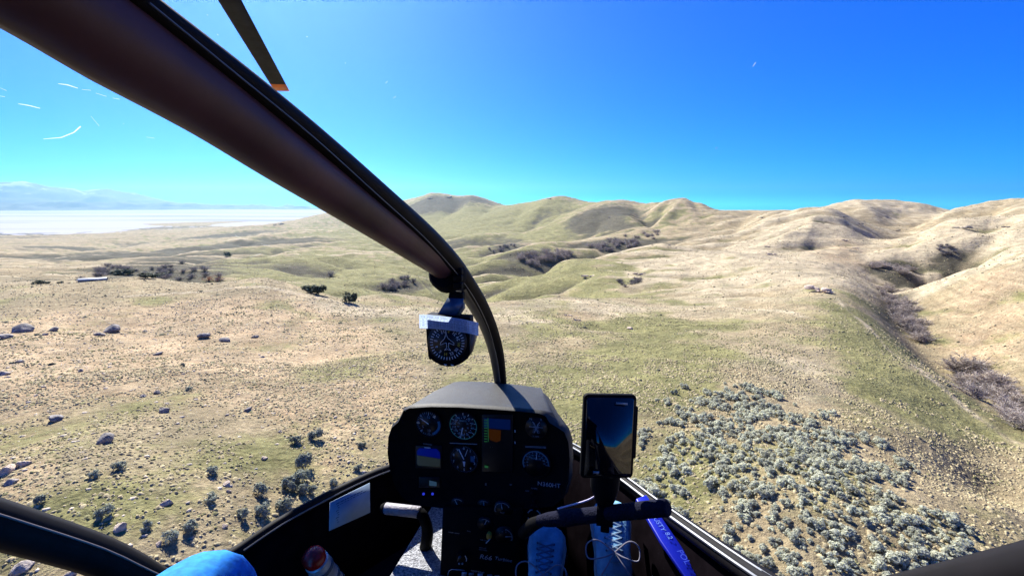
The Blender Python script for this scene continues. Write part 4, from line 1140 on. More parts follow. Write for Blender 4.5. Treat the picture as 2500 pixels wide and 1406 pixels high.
# outer rail and gasket along the strut, on the side of the glass
rail_px = [(1228,935),(1222,885),(1214,845),(1198,795),(1172,740),(1140,690),(1106,643),(1044,577),(927,473),(773,340),(593,194),(360,14),(240,-80)]
rail = curve_pts([hx(px_, py_, XC + 0.016) for px_, py_ in rail_px], 6)
MB().tube(rail, [(9 + 26 * i / len(rail)) * cam_depth(p) / F_PX for i, p in enumerate(rail)], 8).build('glazing_rail', M_TRIM, heli, True)
gl_px = [(1221,932),(1215,885),(1206,845),(1191,795),(1166,742),(1134,692),(1097,646),(1034,578),(915,470),(765,335),(588,190),(365,8)]
MB().tube(curve_pts([hx(px_, py_, XC + 0.022) * 0.975 for px_, py_ in gl_px], 6), 0.0009, 6).build('seal_line', M_SILVER, heli, True)
br = hx(1117, 672, XC + 0.02) * 0.975
bb = MB()
for k, (du, dv) in enumerate(((-.010, .008), (.004, -.006), (.014, -.022))):
    bb.box(br + np.array((0.002 * k, du * -.6, dv)), (.010, .008, .007))
bb.build('bracket', M_BLACK, heli, bevel=.002)
# lower window frames: nose -> side -> back up to the door posts
RR = [(-0.20,1.66,-0.905),(-0.123,1.60,-0.870),(0.03,1.33,-0.795),(0.16,1.08,-0.738),(0.283,0.80,-0.652),(0.305,0.65,-0.565),tuple(hx(2150,1478,.312)),tuple(hx(2500,1424,.312)),tuple(hx(2900,1350,.312)),(0.30,0.10,0.02),(0.28,0.0,0.24)]
LL = [(-0.56,1.66,-0.955),(-0.70,1.50,-0.94),(-0.80,1.35,-0.925),(-0.93,1.13,-0.935),(-1.01,0.976,-0.962),tuple(hx(440,1432,-1.05)),tuple(hx(230,1352,-1.06)),tuple(hx(0,1280,-1.065)),tuple(hx(-250,1205,-1.06)),(-1.04,0.15,-0.05),(-1.01,0.0,0.24)]
rp, lp = curve_pts(RR, 5), curve_pts(LL, 5)
def frame_r(path, y_thick, near, far):
    return [near + (far - near) * max(0, min(1, (p[1] - y_thick[0]) / (y_thick[1] - y_thick[0]))) for p in path]
MB().tube(rp, frame_r(rp, (0.6, 1.2), 0.025, 0.018), 10).build('window_frame', M_TRIM, heli, True, label='dark right lower window frame')
MB().tube(lp, frame_r(lp, (0.75, 1.0), 0.038, 0.015), 10).build('window_frame', M_TRIM, heli, True, label='dark left lower window frame and door sill')
# bright trim strips on the rails
for off, w in (((-0.020, 0.0, 0.012), .0035), ((-0.004, 0.0, 0.021), .0028)):
    MB().tube([p + np.array(off) for p in rp if 0.62 < p[1] < 1.62], w, 6).build('trim_strip', M_SILVER, heli, True)
MB().tube([p + np.array((0.017, -0.012, 0.004)) for p in lp if 0.98 < p[1] < 1.6], .0026, 6).build('trim_strip', M_SILVER, heli, True)
MB().tube([p + np.array((0.037, -0.004, 0.022)) for p in lp if 0.3 < p[1] < 0.90], .0020, 6).build('trim_strip', mat('sill_highlight', (0.14, 0.11, 0.11), 0.6), heli, True)  # paler strip standing in for the highlight along the sill top
# side panels from the frames down to the floor
def side_panel(path, inset):
    rows = []
    pts = [p for p in path if p[1] > -0.2]
    for f in (0.0, 0.35, 0.7, 1.0):
        rows.append([np.array((p[0] + inset * f ** 0.8, p[1], p[2] + (FLOOR - p[2]) * f)) for p in pts])
    return MB().grid(rows)
rp_w = [p for p in rp if p[2] < -0.2]
side_panel(rp_w, -0.10).build('side_panel', M_WALL, heli, True, solid=.01, label='dark right inner side panel')
lp_w = [p for p in lp if p[1] > 0.86]
side_panel(lp_w, 0.09).build('side_panel', M_WALL, heli, True, solid=.01, label='dark left inner side panel')
MB().box((-1.08, -0.1, -1.05), (.02, .95, .15)).box((-1.08, -0.75, -0.45), (.02, .35, .75)).box((0.33, -0.75, -0.4), (.02, .5, .85)).box((0.335, -0.0, -0.85), (.02, .45, .36)).build('door', M_WALL, heli)
MB().box((XC, 1.66, -1.06), (.24, .03, .15)).build('nose_bulkhead', M_WALL, heli)
MB().box((XC, 0.35, FLOOR - .02), (.75, 1.35, .02)).build('cabin_floor', M_NAVY, heli)
MB().box((-0.530, 1.20, FLOOR + .055), (.085, .30, .055)).build('lit_carpet_patch', M_CARPET, heli, bevel=.004, label='grey speckled carpet cut to the sunlit patch beside the pedestal')  # carpet cut to the sunlit patch, on an added step that catches sun
MB().box((XC, -0.55, 0.27), (.72, .72, .03)).build('cabin_roof', M_WALL, heli)
MB().box((XC, -1.25, -0.45), (.75, .03, .78)).build('rear_bulkhead', M_WALL, heli)
# windshield: two curved panes between strut, frames and roof, plus chips and scratches on them
def pane(side):
    path = rp if side > 0 else lp
    sp = list(lowc) + list(upc[4:]) + [np.array((XC, 0.05, 0.22))]
    sp = [np.array((XC, p[1] + 0.02, p[2] + 0.018)) for p in sp]
    m, rows = 26, []
    def along(P, t):
        L = np.r_[0, np.cumsum([np.linalg.norm(P[i + 1] - P[i]) for i in range(len(P) - 1)])]; s = t * L[-1]
        return np.array([np.interp(s, L, [q[k] for q in P]) for k in range(3)])
    for i in range(m):
        t = i / (m - 1); a, b = along(sp, t), along(path, t); row = []
        for j in range(15):
            u = j / 14; p = a + (b - a) * u
            bul = math.sin(math.pi * u) ** 0.8 * (0.10 * math.sin(math.pi * min(1, t * 1.05)) + 0.02)
            row.append(p + np.array((0.55 * side, 0.75, 0.35)) * bul)
        rows.append(row)
    return rows
m_gl = bpy.data.materials.new('plexiglass'); m_gl.use_nodes = True
_n, _l = m_gl.node_tree.nodes, m_gl.node_tree.links; _n.clear()
_o = _n.new('ShaderNodeOutputMaterial'); _t = _n.new('ShaderNodeBsdfTransparent'); _t.inputs['Color'].default_value = (0.965, 0.975, 0.98, 1)
_l.new(_t.outputs[0], _o.inputs['Surface'])
def thin_mat(name, color, f):
    m = mat(name, color, 0.7); n, l = m.node_tree.nodes, m.node_tree.links
    tr = n.new('ShaderNodeBsdfTranslucent'); tr.inputs['Color'].default_value = (*color, 1); ms = n.new('ShaderNodeMixShader'); ms.inputs[0].default_value = f
    l.new(n['Principled BSDF'].outputs[0], ms.inputs[1]); l.new(tr.outputs[0], ms.inputs[2]); l.new(ms.outputs[0], n['Material Output'].inputs['Surface']); return m
M_CHIP = thin_mat('glass_scratch', (0.40, 0.46, 0.48), .8)
panes = {}
for side in (-1, 1):
    rows = pane(side)
    panes[side] = (MB().grid(rows).build('windshield_pane', m_gl, heli, True, label='curved clear windshield pane, %s' % ('left' if side < 0 else 'right')), rows)
def on_pane(px_, py_):
    """Nearest spot of a pane along the sight line through a photo pixel."""
    d = hp(px_, py_, 1.0); d /= np.linalg.norm(d); best = None
    for side in (-1, 1):
        R = panes[side][1]
        for i in range(len(R) - 1):
            for j in range(len(R[0]) - 1):
                for tri in ((R[i][j], R[i][j + 1], R[i + 1][j + 1]), (R[i][j], R[i + 1][j + 1], R[i + 1][j])):
                    e1, e2 = tri[1] - tri[0], tri[2] - tri[0]; h = np.cross(d, e2); a = e1 @ h
                    if abs(a) < 1e-9: continue
                    s = -tri[0]; u = (s @ h) / a
                    if u < 0 or u > 1: continue
                    qv = np.cross(s, e1); v = (d @ qv) / a
                    if v < 0 or u + v > 1: continue
                    t = (e2 @ qv) / a
                    if t > 0.05 and (best is None or t < best[0]): best = (t, side)
    return (d * (best[0] - 0.002), best[1]) if best else (None, None)
SCR = [((106,340),(150,336),(180,324),(197,309)),((142,205),(165,208),(190,216)),((200,219),(222,221)),((45,254),(70,258),(98,265)),((234,228),(260,236)),((275,240),(292,243)),((357,335),(377,338)),((0,215),(16,222)),((0,235),(12,237)),((222,284),(242,308)),
       ((941,204),(946,199)),((1838,163),(1845,153)),((505,37),(508,38)),((300,302),(303,303)),((530,84),(533,87)),((610,628),(636,620)),((638,596),(660,601)),((574,574),(582,579)),((696,505),(702,509)),((748,90),(751,91)),((842,154),(844,155)),((960,240),(966,236)),((1747,364),(1751,360))]
for sc in SCR:
    pts = [on_pane(*q) for q in sc]
    if any(p[0] is None for p in pts) or len({p[1] for p in pts}) > 1: continue
    w = 0.00022 if len(sc) < 3 else 0.0004
    P = [p[0] for p in pts]; ws = [w * .5] + [w] * (len(P) - 2) + [w * (1.4 if len(sc) == 4 else .7)]; rb = MB(); rows_ = [[], []]
    for i, p in enumerate(P):
        tg = P[min(i + 1, len(P) - 1)] - P[max(i - 1, 0)]; sd = np.cross(tg, p); sd /= np.linalg.norm(sd) + 1e-12
        rows_[0].append(p - sd * ws[i]); rows_[1].append(p + sd * ws[i])
    rb.grid(rows_).build('scratch', M_CHIP, panes[pts[0][1]][0])
# rotor blade with an orange tip, at rest
hub = np.array((XC, -0.95, 1.62))
tip = hp(688, 222, 1.0); tip = tip * (1.05 / tip[2])
bd = tip - hub; bl = np.linalg.norm(bd); bd /= bl; ch = np.cross(bd, (0, 0, 1)); ch /= np.linalg.norm(ch); bu = np.cross(ch, bd)
def blade_seg(t0, t1):
    prof = [(-.5, 0), (-.38, .045), (-.1, .06), (.5, 0), (-.1, -.04), (-.38, -.035)]
    C = 0.135; b = MB()
    rings = [[hub + bd * bl * t + ch * x * C + bu * z * C for x, z in prof] for t in (t0, t1)]
    n = len(prof)
    return b.add(rings[0] + rings[1], [tuple(range(n))[::-1], tuple(range(n, 2 * n))] + [(i, (i + 1) % n, n + (i + 1) % n, n + i) for i in range(n)])
bo = blade_seg(0.06, 0.968).build('rotor_blade', mat('rotor_blade_paint', (0.010, 0.010, 0.012), 0.7, spec=0.1, noise=(14, .6)), heli)
blade_seg(0.968, 1.0).build('blade_tip', mat('blade_tip_orange', (0.62, 0.16, 0.03), 0.5, noise=(8, .1)), bo)
MB().tube([hub - np.array((0, 0, 1.2)), hub + np.array((0, 0, .1))], .045, 12).build('rotor_mast', M_SILVER, heli, True)

# ---------------------------------------------------------------- compass on the strut
COMP_Y = 1.03
cc = hp(1096, 838, COMP_Y)
comp = root('compass', hp(1095, 760, COMP_Y + .03), 'black vertical-card compass hanging from the windshield strut', 'compass')
CU = np.array((0.985, 0.14, -0.02)); CU /= np.linalg.norm(CU)          # card right
CV = np.array((0.02, 0.10, 0.99)); CV = CV - CU * (CV @ CU); CV /= np.linalg.norm(CV)
CN = np.cross(CU, CV)                                                    # towards the viewer is -Y
CN = CN if CN[1] < 0 else -CN
pm = COMP_Y * 1.02 / F_PX                                                # metres per photo pixel there
def cpt(px_, py_, n=0.0): return cc + CU * ((px_ - 1096) * pm) - CV * ((py_ - 838) * pm) + CN * n
outline = [(1032,765),(1150,768),(1153,800),(1150,860),(1147,876),(1130,890),(1112,899),(1093,901),(1075,898),(1055,888),(1041,876),(1036,830)]
MB().prism([cpt(x, y, 0.0) for x, y in outline], -CN * 0.055).build('housing', M_BLACK, comp, bevel=.003)
MB().prism([cpt(x, y) for x, y in ((1150,805),(1160,800),(1163,825),(1152,868))], -CN * .05).build('side_cover', mat('compass_side', (0.12, 0.10, 0.08), .5), comp)
ring = [cpt(1092 + 52 * math.cos(a), 834 + 52 * math.sin(a), .002) for a in np.linspace(0, 2 * np.pi, 40)[:-1]]
dial = MB().prism(ring, -CN * .0015).build('dial', M_FACE, comp)
tk = MB()
for k in range(36):
    a = 2 * np.pi * k / 36; r1, r2 = 45.5, (38 if True else 41)
    p, q = cpt(1092 + r1 * math.cos(a), 836 + r1 * math.sin(a), .0032), cpt(1092 + r2 * math.cos(a), 836 + r2 * math.sin(a), .0032)
    w = cpt(1092 + r1 * math.cos(a + .022), 836 + r1 * math.sin(a + .022), .0032) - p
    tk.add([p - w, p + w, q + w, q - w], [(0, 1, 2, 3)])
tk.build('tick_marks', M_WHITE, dial)
num, yel = MB(), MB()
for k, t in enumerate(('S', '21', '24', 'W', '30', '33', 'N', '3', '6', 'E', '12', '15')):
    a = -math.pi / 2 + 0.12 + k * math.pi / 6
    c = cpt(1092 + 30 * math.cos(a), 836 + 30 * math.sin(a), .0034)
    rad = -(c - cpt(1092, 836, .0034)); rad /= -np.linalg.norm(rad)
    rt = np.cross(rad, CN); rt = -rt / np.linalg.norm(rt)
    b = text_mb(t, c, 11.5 * pm, rt, rad)
    (yel if t in 'SWN' else num).add(b.v, b.f)
num.build('numerals', M_WHITE, dial); yel.build('numerals', mat('dial_ochre', (0.55, 0.40, 0.05), .5), dial, label='ochre cardinal letters')
pl = [(1088,805),(1090,822),(1093,829),(1110,840),(1111,846),(1096,841),(1094,853),(1101,859),(1086,857),(1088,853) ,(1090,841),(1074,846),(1074,840),(1087,829),(1086,822)]
plane = [(1088,804),(1091,818),(1094,824),(1110,836),(1110,841),(1096,836),(1096,849),(1102,856),(1093,853),(1085,856),(1091,849),(1090,836),(1074,842),(1075,836),(1085,825),(1087,818)]
pb = MB()
for i in range(len(plane)):
    a, b = plane[i], plane[(i + 1) % len(plane)]
    pb.tube([cpt(*a, .0036), cpt(*b, .0036)], .0006, 4)
pb.build('aircraft_symbol', M_WHITE, dial)
sc = MB()
for x, y in ((1048,878),(1134,879)): sc.tube([cpt(x, y, 0), cpt(x, y, .002)], 4.5 * pm, 10)
sc.build('screw', M_TRIM, comp)
wl_ = MB()
for x in (1088, 1106): wl_.prism([cpt(x - 4.5, 893, .001), cpt(x + 4, 894, .001), cpt(x + 2, 897, .001), cpt(x - 1, 897.5, .001)], CN * .0008)
wl_.build('adjuster_slot', M_WHITE, comp)
# bracket up to the strut
MB().prism([cpt(x, y, -.02) for x, y in ((1060,765),(1110,770),(1128,745),(1128,722),(1086,722))], -CN * .004).build('bracket', mat('bracket_blue', (0.030, 0.075, 0.17), .4, spec=.5), comp)
MB().prism([cpt(x, y, -.022) for x, y in ((1086,726),(1127,728),(1126,705),(1090,704))], -CN * .03).build('clamp', M_BLACK, comp, bevel=.002)
MB().prism([cpt(x, y, -.02) for x, y in ((1127,735),(1128,752),(1116,770),(1106,770),(1122,745))], -CN * .03).build('bracket', mat('bracket_tan', (0.16, 0.14, 0.10), .6), comp, label='tan side of the compass bracket')
# deviation card: a curved strip of paper clipped in front
card_r = root('compass_card', cpt(1095, 790, .006), 'small white deviation card with a blue table taped across the compass', 'card')
def card_pt(u, v, n=.006):
    """u 0..1 along the card, v 0..1 down; bowed like in the photo."""
    x = 1018 + 155 * u; top = 764 + 2 * u + 14 * u ** 2.2 - 4 * u * (1 - u); h = 36 - 2 * u
    return cpt(x + (1.5 - 4 * 0) * v, top + h * v, n + .004 * math.sin(math.pi * u))
MB().grid([[card_pt(u, v) for u in np.linspace(0, 1, 25)] for v in (0, .5, 1)]).build('paper', thin_mat('card_paper', (0.62, 0.76, 1.0), .6), card_r)
gl2 = MB()
cols = [0.015, .125, .255, .365, .49, .60, .725, .84, .985]; rws = [.06, .26, .46, .66, .84, .97]
def strip(P, w):
    gl2.tube(P, w, 4)
for v in rws: strip([card_pt(u, v, .0072) for u in np.linspace(.015, .985, 20)], .0002)
for u in cols[:]: strip([card_pt(u, .06, .0072), card_pt(u, .84, .0072)], .0002)
gl2.build('table_lines', mat('card_ink', (0.02, 0.04, 0.16), .7), card_r)
tx = MB()
VAL = [('FOR', 'STEER', 'FOR', 'STEER', 'FOR', 'STEER', 'FOR', 'STEER'), ('N', 'N', 'E', 'E', 'S', 'S', 'W', 'W'), ('30', '28', '120', '119', '210', '211', '300', '302'), ('60', '58', '150', '151', '240', '240', '330', '331')]
for r, row in enumerate(VAL):
    for c, t in enumerate(row):
        u = (cols[c] + cols[c + 1]) / 2; v = (rws[r] + rws[r + 1]) / 2
        p = card_pt(u, v, .0074); rt = card_pt(u + .02, v, .0074) - p; rt /= np.linalg.norm(rt); upv = card_pt(u, v - .02, .0074) - p; upv /= np.linalg.norm(upv)
        b = text_mb(t, p, 6.2 * pm, rt, upv); tx.add(b.v, b.f)
tx.build('lettering', mat('card_print', (0.10, 0.16, 0.36), .7), card_r)

# ---------------------------------------------------------------- instrument console
YF = 1.22
cons = root('instrument_console', (XC, 1.3, FLOOR), 'black hooded instrument console on a centre pedestal under the strut', 'instrument console')
face_px = [(985,1003),(1000,996),(1050,993),(1120,994),(1190,998),(1260,1003),(1318,1009),(1332,1016),(1342,1032),(1362,1044),(1378,1055),(1388,1080),(1391,1120),(1388,1175),(1376,1215),(1350,1236),(1276,1242),(1080,1240),(1010,1232),(983,1215),(966,1190),(952,1150),(946,1105),(948,1068),(956,1044),(972,1030),(980,1014)]
face = [hp(x, y, YF) for x, y in face_px]
ncap = len(face)
def ring_at(y, k, dz, grow=0.0):
    out = []
    for p in face:
        q = p.copy(); q[1] = y; q[0] = XC + (p[0] - XC) * k
        if p[2] > -0.70: q[2] = p[2] + dz
        out.append(q)
    return out
def hood_ring(y, half, ztop, f):
    """Section of the hood further forward: flat top of the given half width, sides falling from its corners."""
    out = []
    for i, p in enumerate(face):
        q = p.copy(); q[1] = y
        if i <= 6:                                   # the flat top
            u = (p[0] - face[0][0]) / (face[6][0] - face[0][0]) * 2 - 1
            q[0] = XC + u * half; q[2] = p[2] + (ztop - p[2]) * f - .006 * f * (u * u)
        else:
            sgn = 1 if p[0] > XC else -1
            drop = max(0.0, face[6][2] - p[2])
            edge = abs(p[0] - XC) - abs((face[6] if sgn > 0 else face[0])[0] - XC)
            q[0] = XC + sgn * (half + max(edge, 0.0) * (1 - .45 * f))
            q[2] = p[2] + (ztop - face[6][2]) * f * math.exp(-drop / .12)
        out.append(q)
    return out
rings = [face, ring_at(YF + .010, 1.008, .005), hood_ring(YF + .03, .208, -.575, .3), hood_ring(YF + .14, .178, -.586, .8), hood_ring(YF + .25, .148, -.596, 1.0), hood_ring(YF + .285, .138, -.606, 1.0), hood_ring(YF + .31, .125, -.66, 1.0)]
b = MB(); V = [p for r in rings for p in r]
F = [(i * ncap + k, i * ncap + (k + 1) % ncap, (i + 1) * ncap + (k + 1) % ncap, (i + 1) * ncap + k) for i in range(len(rings) - 1) for k in range(ncap)]
F.append(tuple(range((len(rings) - 1) * ncap, len(rings) * ncap)))
hood = b.add(V, F).build('hood', M_HOOD, cons, True, label='grey leatherette glareshield hood')
inner = [np.array((XC + (p[0] - XC) * .975, YF + .012, -0.735 + (p[2] + 0.735) * .965)) for p in face]
MB().add(face + inner, [(k, (k + 1) % ncap, ncap + (k + 1) % ncap, ncap + k) for k in range(ncap)] + [tuple(range(ncap, 2 * ncap))]).build('panel_face', M_BLACK, cons)
# pedestal below
pt = [hp(1080, 1238, 1.215), hp(1276, 1240, 1.215)]
pbm = [np.array((pt[0][0] + .005, 1.14, FLOOR)), np.array((pt[1][0] - .0, 1.14, FLOOR))]
MB().add([pt[0], pt[1], pbm[1], pbm[0]] + [q + np.array((0, .30, 0)) for q in (pt[0], pt[1], pbm[1], pbm[0])], [(0, 1, 2, 3), (7, 6, 5, 4), (0, 4, 5, 1), (1, 5, 6, 2), (2, 6, 7, 3), (3, 7, 4, 0)]).build('pedestal', M_BLACK, cons, bevel=.006)
def ped_y(py_):     # depth of the pedestal face at a photo row
    f = (py_ - 1238) / (1406 - 1238)
    for Y in np.linspace(1.215, 1.14, 60):
        p = hp(1175, py_, Y)
        if p[2] < pt[0][2] - (1.215 - Y) / (1.215 - 1.14) * (pt[0][2] - FLOOR) * 1.0: return Y
    return 1.215 - .06 * f
def pp(px_, py_, n=0.0):
    """Point on the instrument panel (or pedestal) face at a photo pixel, n metres proud."""
    if py_ < 1238 or not 1078 < px_ < 1276: return hp(px_, py_, YF + .012 - n) if not (1078 < px_ < 1276 and py_ >= 1238) else None
    z0 = hp(px_, 1239, 1.215)[2]; lo, hi = 1.10, 1.22
    for _ in range(30):
        m_ = (lo + hi) / 2; z = hp(px_, py_, m_)[2]; yf = 1.215 - (z0 - z) / (z0 - FLOOR) * 0.075
        if m_ > yf: hi = m_
        else: lo = m_
    return hp(px_, py_, lo - n)
EX, EZ = np.array((1., 0, 0)), np.array((0, 0, 1.))
def gauge(name, px_, py_, rp_, label=None, bezel=True):
    c = pp(px_, py_, .004); r = rp_ * np.linalg.norm(pp(px_ + 10, py_, .004) - c) / 10
    n = 36
    disc = [c + EX * r * math.cos(2 * np.pi * k / n) + EZ * r * math.sin(2 * np.pi * k / n) for k in range(n)]
    g = MB().prism(disc, (0, .006, 0)).build(name, M_FACE, cons, label=label)
    if bezel:
        MB().tube([c + (EX * math.cos(t) + EZ * math.sin(t)) * r * 1.04 + np.array((0, -.001, 0)) for t in np.linspace(0, 2 * np.pi, 37)], r * .05, 6, cap=False).build('bezel', M_TRIM, g, True)
    return g, c + np.array((0, -.0012, 0)), r
def polar(c, r, a): return c + EX * (r * math.sin(a)) + EZ * (r * math.cos(a))     # a clockwise from top, radians
def arc(c, r, a0, a1, w, b, n=24):
    T = np.radians(np.linspace(a0, a1, n))
    V = [polar(c, r - w, t) for t in T] + [polar(c, r + w, t) for t in T]
    b.add(V, [(i, i + 1, n + i + 1, n + i) for i in range(n - 1)])
def ticks(c, r0, r1, a0, a1, k, w, b):
    for t in np.radians(np.linspace(a0, a1, k)):
        p, q = polar(c, r0, t), polar(c, r1, t); s = EX * math.cos(t) * w - EZ * math.sin(t) * w
        b.add([p - s, p + s, q + s, q - s], [(0, 1, 2, 3)])
def needle(c, r0, r1, a, w, b, tipw=.4):
    t = math.radians(a); p, q = polar(c, r0, t), polar(c, r1, t); s = EX * math.cos(t) - EZ * math.sin(t); o = np.array((0, -.0012, 0))
    b.add([p - s * w + o, p + s * w + o, q + s * w * tipw + o, q - s * w * tipw + o], [(0, 1, 2, 3)])
def digits(c, r, items, size, b):
    for t, a in items:
        x = text_mb(t, polar(c, r, math.radians(a)), size, EX, EZ); b.add(x.v, x.f)
# vertical speed, airspeed, altimeter
g, c, r = gauge('climb_gauge', 1047, 1034, 30)
b = MB(); ticks(c, r * .80, r * .96, 150, 390, 25, r * .018, b); ticks(c, r * .70, r * .96, 180, 360, 5, r * .03, b); b.build('scale', M_DIM, g)
b = MB(); digits(c, r * .55, (('10', 0), ('10', 180), ('5', 300), ('5', 240)), r * .3, b); b.build('numerals', M_DIM, g)
b = MB(); needle(c, 0, r * .78, -58, r * .035, b); b.build('needle', M_WHITE, g)
b = MB(); arc(c, r * .84, 70, 160, r * .10, b); b.build('blue_reflection', mat('dial_blue', (0.03, 0.12, 0.24), .3), g)  # bluish reflection on the dial painted as an arc
b = MB(); needle(c, r * .7, r * .95, 38, r * .12, b, .2); needle(c, r * .75, r * .98, -88, r * .08, b, .3); b.build('index_mark', mat('dial_cream', (.5, .42, .33), .5), g)
g, c, r = gauge('airspeed_gauge', 1131, 1039, 34)
b = MB(); arc(c, r * .95, 55, 325, r * .022, b); b.build('green_arc', M_GREEN, g)
b = MB(); ticks(c, r * .80, r * .95, 0, 325, 14, r * .02, b); ticks(c, r * .55, r * .6, 10, 350, 20, r * .02, b); b.build('scale', M_WHITE, g)
b = MB(); digits(c, r * .68, (('20', 8), ('30', 38), ('40', 70), ('50', 100), ('60', 128), ('70', 155), ('80', 180), ('90', 208), ('100', 235), ('110', 258), ('120', 280), ('130', 302), ('140', 325)), r * .20, b); digits(c, r * .36, (('KNOTS', 0), ('25', 60), ('35', 110), ('45', 150), ('55', 215), ('65', 260), ('75', 300)), r * .15, b); b.build('numerals', M_CYAN, g)
b = MB(); needle(c, r * .12, r * .9, 193, r * .045, b, .5); b.build('needle', M_WHITE, g)
g, c, r = gauge('altimeter', 1133, 1120, 33)
b = MB(); digits(c, r * .80, tuple((str(k), k * 36) for k in range(10)), r * .26, b); b.build('numerals', M_WHITE, g)
b = MB(); ticks(c, r * .92, r * .99, 0, 324, 50, r * .012, b); b.build('scale', M_DIM, g)
b = MB(); needle(c, 0, r * .82, -26, r * .045, b, .9); needle(c, r * .15, r * .55, 178, r * .10, b, .3); needle(c, r * .25, r * .85, 20, r * .02, b, .8); b.build('needle', M_WHITE, g)
x0 = c + EX * r * .60; MB().add([x0 + EX * -r * .12 + EZ * r * .3, x0 + EX * r * .18 + EZ * r * .3, x0 + EX * r * .18 - EZ * r * .15, x0 - EX * r * .12 - EZ * r * .15], [(0, 1, 2, 3)]).build('pressure_window', mat('dial_blue', (0.03, 0.12, 0.24)), g)
# attitude displays
def rect(px0, py0, px1, py1, n=.004): return [pp(px0, py0, n), pp(px1, py0, n), pp(px1, py1, n), pp(px0, py1, n)]
s = MB().prism(rect(1014, 1088, 1078, 1143), (0, .008, 0)).build('attitude_screen', M_FACE, cons, bevel=.002)
MB().add([pp(*q, .0062) for q in ((1018,1100),(1024,1093),(1066,1095),(1074,1104),(1075,1119),(1018,1110))], [(0, 1, 2, 3, 4, 5)]).build('sky_half', M_SCR_B, s)
MB().add([pp(*q, .0062) for q in ((1018,1110.6),(1075,1119.6),(1074,1138),(1070,1139),(1022,1136),(1018,1132))], [(0, 1, 2, 3, 4, 5)]).build('ground_half', M_SCR_OL, s)
MB().add([pp(*q, .0068) for q in ((1036,1091),(1052,1092),(1052,1094),(1036,1093))], [(0, 1, 2, 3)]).build('index_mark', M_WHITE, s)
t_ = text_mb('HORIZON', pp(1044, 1084, .003), .006, EX, EZ); t_.build('lettering', M_DIM, cons)
s = MB().prism(rect(1176, 1012, 1252, 1152), (0, .008, 0)).build('flight_display', M_FACE, cons, bevel=.002)
MB().add([pp(*q, .0062) for q in ((1181,1020),(1246,1024),(1246,1049),(1193,1045),(1181,1043))], [(0, 1, 2, 3, 4)]).build('sky_half', M_SCR_SKY, s)
MB().add([pp(*q, .0062) for q in ((1193,1046),(1223,1050),(1222,1075),(1212,1079),(1197,1074),(1193,1066))], [(0, 1, 2, 3, 4, 5)]).build('ground_half', M_SCR_BR, s)
for k in range(9): MB().add([pp(*q, .0066) for q in ((1182, 1024 + 6.5 * k), (1190, 1024.4 + 6.5 * k), (1190, 1026.4 + 6.5 * k), (1182, 1026 + 6.5 * k))], [(0, 1, 2, 3)]).build('tape_mark', M_SCR_G, s)
b = MB()
b.add([pp(*q, .0066) for q in ((1190.5,1020),(1192,1020),(1193,1078),(1191.5,1078))], [(0, 1, 2, 3)]); b.build('speed_tape', M_SCR_G, s); b = MB()
b.add([pp(*q, .0066) for q in ((1183,1135),(1192,1137),(1192,1142),(1183,1141))], [(0, 1, 2, 3)])
b.build('readout', M_SCR_G, s)
for k, (x, y, t, sz) in enumerate(((1200,1090,'-  .', .008),(1186,1182,'II', .012),(1247,1183,'=', .014))):
    text_mb(t, pp(x, y, .0066 if y < 1150 else .003), sz, EX, EZ).build('lettering', M_DIM, cons)
b = MB()
for y in (1052, 1080): b.add([pp(*q, .0035) for q in ((1256,y-3),(1258,y-3),(1258.5,y+3),(1256.5,y+3))], [(0, 1, 2, 3)])
b.build('index_mark', M_WHITE, cons)
# dual tachometer, torque
g, c, r = gauge('rotor_tachometer', 1309, 1045, 27, bezel=False)
b = MB(); arc(c - EX * r * .85, r * .8, 40, 125, r * .04, b); arc(c + EX * r * .85, r * .8, 235, 320, r * .04, b); ticks(c - EX * r * .85, r * .62, r * .75, 60, 125, 6, r * .02, b); ticks(c + EX * r * .85, r * .62, r * .75, 235, 300, 6, r * .02, b)
x0 = c + EZ * r * .12; b.add([x0 - EX * r * .62 - EZ * r * .03, x0 + EX * r * .62 - EZ * r * .03, x0 + EX * r * .62 + EZ * r * .03, x0 - EX * r * .62 + EZ * r * .03], [(0, 1, 2, 3)]); b.build('scale', M_DIM, g)
b = MB()
for t, dx, dz, sz in (('N', -.5, .85, .34), ('R', .45, .85, .3), ('% RPM', 0, -.78, .2)):
    q = text_mb(t, c + EX * r * dx + EZ * r * dz, r * sz, EX, EZ); b.add(q.v, q.f)
b.build('lettering', M_DIM, g)
b = MB()
for k in range(2): b.add([pp(1281 + 1, 1088 + 2.6 * k, .003), pp(1333, 1090 + 2.6 * k, .003), pp(1333, 1091.2 + 2.6 * k, .003), pp(1282, 1089.2 + 2.6 * k, .003)], [(0, 1, 2, 3)])
b.build('placard_line', M_DIM, cons)
b = MB(); b.add([pp(1098, 1080, .003), pp(1165, 1083, .003), pp(1165, 1085, .003), pp(1098, 1082, .003)], [(0, 1, 2, 3)]); b.build('placard_line', M_DIM, cons)
g, c, r = gauge('torque_gauge', 1308, 1130, 34)
b = MB(); arc(c, r * .90, -115, 95, r * .045, b); b.build('green_arc', mat('dial_steel', (0.13, 0.24, 0.32), .5), g)
b = MB(); ticks(c, r * .76, r * .88, -110, 95, 12, r * .02, b); ticks(c, r * .7, r * 1.0, 95, 95, 1, r * .03, b); b.build('scale', M_DIM, g)
b = MB(); digits(c, r * .62, tuple((str(k * 10), -110 + k * 22) for k in range(10)), r * .15, b); digits(c, r * .35, (('TORQUE', 0),), r * .18, b); b.build('numerals', M_CYAN, g)
b = MB(); needle(c, r * .3, r * .85, 6, r * .03, b, .6); b.build('needle', M_WHITE, g)
text_mb('N360HT', pp(1340, 1183, .003), .0185, EX, EZ).build('lettering', mat('lettering_grey', (.45, .46, .52), .5), cons, label='registration lettering')
